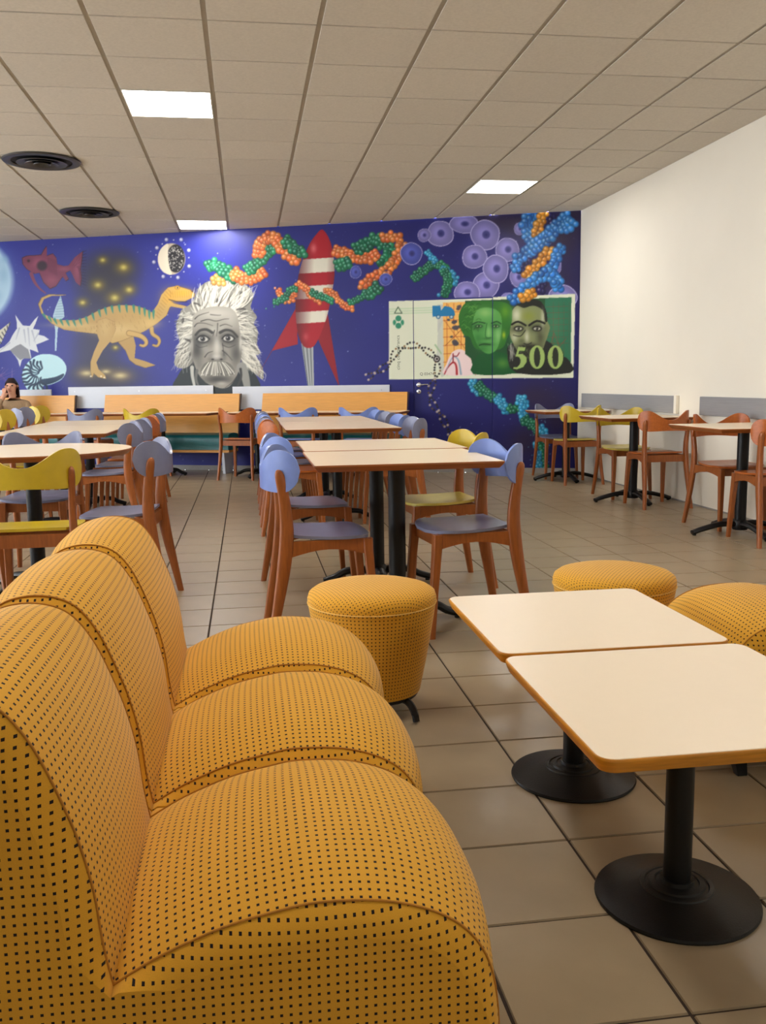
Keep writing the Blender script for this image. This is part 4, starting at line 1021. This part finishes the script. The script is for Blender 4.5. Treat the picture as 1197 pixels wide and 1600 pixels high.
# man in grey green
poly(CB([(560, 560), (600, 470), (880, 440), (1000, 560), (1080, 610), (1095, 722), (640, 724)]), (44, 46, 44), smooth=3)
for k in range(16): stroke(CB([(560 + rr.uniform(0, 60), 460 + rr.uniform(0, 90)), (580 + rr.uniform(0, 70), 560 + rr.uniform(0, 70))]), 1, (196, 196, 186), .5)
poly(CB([(612, 170), (700, 120), (800, 110), (870, 150), (890, 260), (920, 330), (905, 400), (880, 470), (840, 560), (740, 600), (650, 540), (600, 450), (580, 380), (600, 270)]), (136, 144, 104), smooth=4)
poly(CB([(600, 190), (640, 130), (720, 100), (830, 105), (885, 180), (900, 280), (878, 280), (860, 190), (780, 150), (700, 170), (640, 150)]), (36, 38, 34), smooth=3)
for q in ((640, 230, 40, 60, (216, 218, 196), .85), (740, 240, 60, 50, (140, 150, 60), .7), (650, 350, 60, 30, (60, 62, 52), .7), (810, 340, 60, 34, (54, 56, 46), .8), (725, 420, 20, 60, (206, 206, 186), .8), (620, 420, 30, 40, (200, 204, 180), .7), (840, 420, 40, 70, (70, 74, 58), .7), (740, 500, 90, 30, (34, 34, 30), .85), (860, 260, 16, 80, (200, 202, 186), .7), (680, 450, 30, 20, (90, 94, 70), .6), (700, 570, 80, 40, (36, 36, 34), .85)): GB(*q)
for x in (655, 812):
    (cx, cy), = CB([(x, 345)]); ell(cx, cy, 7.4, 4.2, (36, 36, 32)); ell(cx, cy + .2, 5.2, 2.3, (206, 206, 190)); ell(cx, cy, 2.2, 2.2, (30, 32, 30)); ell(cx - .8, cy - .7, .6, .6, (230, 230, 220))
stroke(CB([(598, 310), (650, 286), (715, 318)]), 3, (30, 30, 28), smooth=3); stroke(CB([(745, 318), (810, 280), (876, 300)]), 3.2, (30, 30, 28), smooth=3); stroke(CB([(610, 400), (670, 410), (712, 360)]), 1.2, (40, 40, 36), smooth=3); stroke(CB([(700, 470), (730, 480), (765, 465)]), 1.2, (40, 40, 36), smooth=3)
for k in range(12): stroke(CB([(660 + 70*rr.random()*2, 490), (650 + 170*rr.random(), 600)]), .8, (20, 20, 20), .5)
# the figure 500
GN = (160, 184, 112)
def zero(x):
    s = []
    for q in range(28): a = 2*PI*q/28; s.append((x + 66*math.cos(a), 588 + 100*math.sin(a)))
    return s
for x in (812, 968):
    poly(CB([(a + 6, b + 6) for a, b in zero(x)]), (40, 60, 34)); o = poly(CB(zero(x)), GN)
    poly(CB([(x + 27*math.cos(2*PI*q/24), 588 + 84*math.sin(2*PI*q/24)) for q in range(24)]), (50, 56, 46))
for dx, c in ((6, (40, 60, 34)), (0, GN)):
    poly(CB([(652 + dx, 500 + dx), (712 + dx, 505 + dx), (718 + dx, 492 + dx), (706 + dx, 536 + dx), (660 + dx, 534 + dx), (652 + dx, 562 + dx), (690 + dx, 560 + dx), (722 + dx, 590 + dx), (722 + dx, 630 + dx), (694 + dx, 672 + dx), (640 + dx, 692 + dx), (612 + dx, 686 + dx), (612 + dx, 672 + dx), (644 + dx, 672 + dx), (668 + dx, 645 + dx), (672 + dx, 612 + dx), (660 + dx, 586 + dx), (628 + dx, 582 + dx)]), c)
tri = C5([(120, 148), (143, 185), (99, 185)]); stroke(tri + [tri[0]], 1.1, (40, 70, 50))
for x in (99, 145): ell(*C5([(x, 239)])[0], 2.6, 4.2, (60, 150, 116))
for y in (215, 258): ell(*C5([(122, y)])[0], 5.4, 5.4, (222, 226, 206)); ell(*C5([(122, y)])[0], 4.6, 4.6, (60, 146, 116))
stroke(C5([(337, 370), (372, 420)]), 2.4, (160, 190, 150), .9)
PARTS[13] = ('painted_dot_chain', 'chain of black, brown and white painted dots'); 
CUR[0] = 10
band(C4([(830, 545), (740, 600), (650, 670), (570, 740), (525, 785)]), 4.2, 8.5, SB_, seed=41); band(C4([(700, 722), (650, 745), (605, 770)]), 4, 7, SO, seed=42)
CUR[0] = 13
P = np.array(catmull(C5([(-60, 560), (20, 515), (75, 470), (105, 415), (155, 385), (210, 372), (260, 388), (310, 420), (340, 455), (350, 495), (345, 545), (325, 595), (308, 650), (322, 715), (370, 780), (405, 850), (440, 920)]), 12))
seg = np.concatenate([[0], np.cumsum(np.linalg.norm(np.diff(P, axis=0), axis=1))]); s = 0; k = 0
while s < seg[-1]:
    i = min(len(P) - 2, max(0, np.searchsorted(seg, s) - 1)); d = P[i + 1] - P[i]; d /= np.linalg.norm(d) + 1e-9; nn = np.array([-d[1], d[0]])
    for sg in (-1, 1):
        q = P[i] + nn*sg*4.6*math.cos(s*.105); c = ((20, 18, 22), (26, 22, 24), (142, 106, 62), (18, 18, 20))[(k + (sg > 0)) % 4]
        on = 608 < q[0] < 898 and q[1] < 592
        ell(q[0], q[1], 1.5, 1.5, c)
        if not on: ell(q[0] - .3, q[1] - .3, 1.0 if k % 3 else 1.9, 1.0 if k % 3 else 1.9, (206, 190, 178) if k % 3 == 0 else (70, 60, 66), .9)
    s += 4.6; k += 1
(cx, cy), = C5([(346, 452)]); ell(cx, cy, 5.2, 5.2, (30, 22, 26)); ell(cx, cy, 3.4, 3.4, (206, 200, 196)); ell(cx + .3, cy, 1.8, 1.8, (30, 22, 26))

# --- put the paint on the wall as a fine mesh, split into the painted figures and the door leaf
STEP = .0085
U0, U1 = -1.35, WLEN - .002
nu, nz = int((U1 - U0)/STEP), int((CEIL + .004 - .0)/STEP)
us, zs = np.linspace(U0, U1, nu + 1), np.linspace(0, CEIL + .004, nz + 1)
UU, ZZ = np.meshgrid(us, zs)
W3 = np.stack([WA[0] + WU[0]*UU, WA[1] + WU[1]*UU, ZZ], -1).reshape(-1, 3)
pp = project(W3)
fx = np.clip((pp[:, 0] - OX)*SS, 0, PW - 1.001); fy = np.clip((pp[:, 1] - OY)*SS, 0, PH - 1.001)
def sample(fx, fy):
    ix, iy = fx.astype(int), fy.astype(int); a, b = (fx - ix)[:, None], (fy - iy)[:, None]
    return (IMG[iy, ix]*(1 - a) + IMG[iy, ix + 1]*a)*(1 - b) + (IMG[iy + 1, ix]*(1 - a) + IMG[iy + 1, ix + 1]*a)*b
ac = 0
for ddx, ddy in ((-.5, -.5), (.5, -.5), (-.5, .5), (.5, .5)):
    ac = ac + sample(np.clip(fx + ddx, 0, PW - 1.001), np.clip(fy + ddy, 0, PH - 1.001))
colr = np.clip(ac/4, 0, 1)**1.1
colr = np.where(colr <= .04045, colr/12.92, ((colr + .055)/1.055)**2.4)
fu, fz = np.meshgrid(np.arange(nu), np.arange(nz)); fu, fz = fu.ravel(), fz.ravel()
uc, zc = (us[fu] + us[fu + 1])/2, (zs[fz] + zs[fz + 1])/2
ctr = np.stack([WA[0] + WU[0]*uc, WA[1] + WU[1]*uc, zc], -1); pc = project(ctr)
ids = IDB[np.clip(((pc[:, 1] - OY)*SS).astype(int), 0, PH - 1), np.clip(((pc[:, 0] - OX)*SS).astype(int), 0, PW - 1)]
DU0, DU1, DZ = 5.515, 6.463, 2.052
door = (uc > DU0) & (uc < DU1) & (zc < DZ)
gap = ((np.abs(uc - DU0) < .0055) | (np.abs(uc - DU1) < .0055)) & (zc < DZ + .005) | ((np.abs(zc - DZ) < .0055) & (uc > DU0) & (uc < DU1))
quads = np.stack([fz*(nu + 1) + fu, fz*(nu + 1) + fu + 1, (fz + 1)*(nu + 1) + fu + 1, (fz + 1)*(nu + 1) + fu], 1)
def paint_mesh(name, sel):
    q = quads[sel]; used, inv = np.unique(q, return_inverse=True); inv = inv.reshape(q.shape)
    me = bpy.data.meshes.new(name); n, m = len(used), len(q)
    me.vertices.add(n); me.vertices.foreach_set('co', W3[used].astype(np.float32).ravel())
    me.loops.add(m*4); me.loops.foreach_set('vertex_index', inv.astype(np.int32).ravel())
    me.polygons.add(m); me.polygons.foreach_set('loop_start', np.arange(0, m*4, 4, dtype=np.int32)); me.polygons.foreach_set('loop_total', np.full(m, 4, np.int32))
    me.update(calc_edges=True)
    at = me.color_attributes.new('paint', 'FLOAT_COLOR', 'POINT')
    at.data.foreach_set('color', np.concatenate([colr[used], np.ones((n, 1))], 1).astype(np.float32).ravel())
    return me
M_paint = bpy.data.materials.new('mural paint'); M_paint.use_nodes = True
nt = M_paint.node_tree; pb = nt.nodes['Principled BSDF']; pb.inputs['Roughness'].default_value = .4; pb.inputs['Specular IOR Level'].default_value = .3
an = nt.nodes.new('ShaderNodeAttribute'); an.attribute_name = 'paint'; nt.links.new(an.outputs['Color'], pb.inputs['Base Color'])
nz_ = nt.nodes.new('ShaderNodeTexNoise'); nz_.inputs['Scale'].default_value = 60; tcn = nt.nodes.new('ShaderNodeTexCoord'); nt.links.new(tcn.outputs['Object'], nz_.inputs['Vector'])
bn = nt.nodes.new('ShaderNodeBump'); bn.inputs['Strength'].default_value = .12; bn.inputs['Distance'].default_value = .003; nt.links.new(nz_.outputs['Fac'], bn.inputs['Height']); nt.links.new(bn.outputs['Normal'], pb.inputs['Normal'])
mural = thing('mural', 'blue space mural with dinosaur, portrait, rocket and banknote on the angled back wall', 'mural', wall_pt(0, 0))
def world_child(o, par): o.parent = par; o.matrix_parent_inverse = Matrix.Translation(par.location).inverted() if par.rotation_euler.z == 0 else par.matrix_world.inverted(); return o
def pieces(mask):
    """split a face selection into connected pieces; crumbs are left to the background"""
    grid = mask.reshape(nz, nu); todo = set(map(tuple, np.argwhere(grid))); out = []
    while todo:
        st = [todo.pop()]; comp = []
        while st:
            a, b = st.pop(); comp.append(a*nu + b)
            for da in (-1, 0, 1):
                for db in (-1, 0, 1):
                    q = (a + da, b + db)
                    if q in todo: todo.remove(q); st.append(q)
        out.append(np.array(comp))
    return out
bgsel = (ids == 0) & ~door & ~gap
for i, (nm, lb) in PARTS.items():
    for comp in pieces((ids == i) & ~door & ~gap):
        if len(comp) < 60: bgsel[comp] = True; continue
        sel = np.zeros(len(ids), bool); sel[comp] = True
        world_child(put(nm, paint_mesh(nm, sel), M_paint), mural)['label'] = lb
world_child(put('painted_background', paint_mesh('painted_background', bgsel), M_paint), mural)['label'] = 'deep blue painted starry background'
d1 = structure(put('door_1', paint_mesh('door_1', door & ~gap & (ids != 12)), M_paint), 'flush door painted over by the mural, with lever handle')
put('painted_banknote', paint_mesh('painted_banknote', door & ~gap & (ids == 12)), M_paint, d1)
def on_wall(u, z, off=0.0): p = wall_pt(u, off); return Vector((p[0], p[1], z))
def disc(u, z, r, off, th, n=20):
    m = MB(); rings = []
    for o, s in ((off, 1), (off + th*.7, 1), (off + th, .8)):
        rings.append([on_wall(u + r*s*math.cos(2*PI*k/n), z + r*s*math.sin(2*PI*k/n), o) for k in range(n)])
    return m.loft(rings)
hn = put('handle', MB().tube([on_wall(5.578, 1.052, .008), on_wall(5.578, 1.052, .045), on_wall(5.59, 1.052, .055), on_wall(5.62, 1.053, .056), on_wall(5.70, 1.056, .054)], [.010, .010, .010, .009, .007], 10), M_steel, d1, label='steel lever handle')
put('handle_rose', disc(5.578, 1.052, .028, .001, .010), M_steel, d1); put('lock_rose', disc(5.578, .972, .028, .001, .010), M_steel, d1); put('keyhole', disc(5.578, .974, .007, .0105, .001, 10), M_black, d1)
# small lettering on the banknote
M_ink = mat('grey green ink', (96, 108, 92), .6, .05)
M_ink2 = mat('dark ink', (70, 66, 62), .6, .05)
def lettering(txt, u, z, size, m, rot, sx=1.0):
    c = bpy.data.curves.new('lettering', 'FONT'); c.body = txt; c.size = size
    o = bpy.data.objects.new('lettering', c); COL.objects.link(o)
    dg = bpy.context.evaluated_depsgraph_get(); me = bpy.data.meshes.new_from_object(o.evaluated_get(dg)); bpy.data.objects.remove(o)
    out = put('painted_lettering', me, m)
    ca, sa = math.cos(rot), math.sin(rot)
    for v in me.vertices:
        x, y = v.co.x*sx, v.co.y
        v.co = on_wall(u + x*ca - y*sa, z + x*sa + y*ca, .0015)
    return out
world_child(lettering('cinq cents francs', 5.345, 1.235, .058, M_ink, PI/2, 1.05), mural)
o = lettering('Q 034747', 5.59, 1.165, .046, M_ink2, 0, 1.05); o.parent = d1

# ------------------------------------------------------------------ the seated person at the left edge
M_skin = mat('skin', (226, 170, 142), .5, .04); M_sweat = mat('tan knitted top', (168, 140, 108), .9, .12, 80, .3, 300); M_trou = mat('dark trousers', (40, 42, 52), .8, .1)
M_hair = mat('dark brown hair', (42, 26, 24), .45, .25, 40, .3, 120, stretch=(6, 6, 1))
pp_ = wall_pt(.33, .40)
per = thing('person', 'seated person in a tan top with dark hair, hand raised to the face', 'person', (pp_[0], pp_[1], 0), WROT + .35)
# local: faces -y (into the room), x to the wall's right
J = {'pelvis': (0, .02, .605, .135, .100), 'belly': (0, .0, .70, .125, .095), 'chest': (0, -.02, .82, .145, .10), 'neckb': (0, -.045, .925, .055, .05), 'neck': (0, -.07, .975, .045, .045), 'head0': (0, -.10, 1.03, .048, .058), 'head1': (0, -.10, 1.10, .072, .088), 'head2': (0, -.095, 1.155, .055, .07)}
E_ = [('pelvis', 'belly'), ('belly', 'chest'), ('chest', 'neckb'), ('neckb', 'neck'), ('neck', 'head0'), ('head0', 'head1'), ('head1', 'head2')]
for s, n in ((1, 'a'), (-1, 'b')):
    J['sh' + n] = (s*.165, -.02, .865, .055, .055)
    if n == 'b': J['el' + n] = (-.20, -.26, .72, .042, .042); J['wr' + n] = (-.09, -.25, .93, .03, .028); J['hd' + n] = (-.06, -.222, .99, .036, .018)
    else: J['el' + n] = (.24, -.14, .66, .043, .043); J['wr' + n] = (.10, -.34, .78, .028, .028); J['hd' + n] = (.04, -.40, .785, .036, .02)
    J['hip' + n] = (s*.09, -.02, .590, .09, .082); J['kn' + n] = (s*.11, -.46, .555, .062, .062); J['an' + n] = (s*.11, -.44, .10, .04, .04); J['to' + n] = (s*.12, -.58, .035, .04, .028)
    E_ += [('chest', 'sh' + n), ('sh' + n, 'el' + n), ('el' + n, 'wr' + n), ('wr' + n, 'hd' + n), ('pelvis', 'hip' + n), ('hip' + n, 'kn' + n), ('kn' + n, 'an' + n), ('an' + n, 'to' + n)]
    hx, hy, hz = J['hd' + n][:3]
    for k in range(4):
        a = (k - 1.5)*.013
        if n == 'b': p1, p2 = (hx + a, hy + .006, hz + .055), (hx + a*1.1 + .004, hy + .026, hz + .092 - abs(k - 1.5)*.006)
        else: p1, p2 = (hx - .05, hy - .02 + a, hz + .002), (hx - .085 + abs(k - 1.5)*.006, hy - .02 + a*1.1, hz - .014)
        J['f%s%d' % (n, k)] = p1 + (.009, .009); J['g%s%d' % (n, k)] = p2 + (.008, .008)
        E_ += [('hd' + n, 'f%s%d' % (n, k)), ('f%s%d' % (n, k), 'g%s%d' % (n, k))]
    tq = (hx + .045, hy + .008, hz + .02) if n == 'b' else (hx - .01, hy + .045, hz + .01)
    J['th' + n] = tq + (.010, .010); E_.append(('hd' + n, 'th' + n))
keys = list(J); me = bpy.data.meshes.new('body')
me.from_pydata([J[k][:3] for k in keys], [(keys.index(a), keys.index(b)) for a, b in E_], [])
bo = bpy.data.objects.new('body', me); COL.objects.link(bo)
sm = bo.modifiers.new('skin', 'SKIN'); sm.use_smooth_shade = True
for i, k in enumerate(keys): me.skin_vertices[0].data[i].radius = J[k][3:5]
me.skin_vertices[0].data[0].use_root = True
ss = bo.modifiers.new('sub', 'SUBSURF'); ss.levels = 2; ss.render_levels = 2
dg = bpy.context.evaluated_depsgraph_get(); bm_ = bpy.data.meshes.new_from_object(bo.evaluated_get(dg)); bpy.data.objects.remove(bo)
for mm in (M_skin, M_sweat, M_trou): bm_.materials.append(mm)
mi = []
WRI = [np.array(J['wra'][:3]), np.array(J['wrb'][:3])]; HD = [np.array(J['hda'][:3]), np.array(J['hdb'][:3])]
for f in bm_.polygons:
    c = np.array(f.center); k = 1
    if c[2] < .60 or (c[2] < .64 and c[1] < -.1 and abs(c[0]) < .2): k = 2
    if c[2] > .935 and np.hypot(c[0], c[1] + .08) < .14: k = 0
    for h, w in zip(HD, WRI):
        ax = h - w
        if np.linalg.norm(c - h) < .13 and (c - w) @ ax > 0: k = 0
    mi.append(k)
bm_.polygons.foreach_set('material_index', mi); bm_.polygons.foreach_set('use_smooth', [True]*len(mi))
bod = bpy.data.objects.new('body', bm_); COL.objects.link(bod); bod.parent = per
hm = MB(); rings = []
for k in range(9):     # hair cap: open at the face, longer at the back
    t = k/8; z = 1.205 - .25*t; r = .098*math.sin(min(1, .25 + t*1.6)*PI/2)
    ring = []
    for q in range(20):
        a = 2*PI*q/20; x, y = r*.90*math.cos(a), r*math.sin(a)
        front = max(0, -math.sin(a)); 
        if t > .28: y = y*(1 - front) + (.0 + .07*t)*front
        ring.append((x, -.085 + y + .012*t, z))
    rings.append(ring)
hm.loft(rings); put('hair', hm, M_hair, per, label='dark brown shoulder length hair')
put('nose', MB().tube([(0, -.178, 1.10), (0, -.192, 1.075), (0, -.180, 1.062)], [.006, .011, .006], 8), M_skin, per)
M_lip = mat('lips', (170, 84, 78), .5); M_eye = mat('dark eyes', (30, 22, 20), .3)
put('mouth', MB().tube([(-.022, -.168, 1.038), (0, -.174, 1.040), (.022, -.168, 1.038)], [.002, .005, .002], 6), M_lip, per)
for s in (-1, 1):
    put('eye', MB().tube([(s*.018, -.176, 1.106), (s*.030, -.174, 1.108), (s*.042, -.166, 1.105)], [.003, .0075, .003], 8), M_eye, per)
    put('ear', MB().tube([(s*.070, -.09, 1.12), (s*.076, -.082, 1.10), (s*.072, -.09, 1.075)], [.006, .013, .006], 8), M_skin, per)
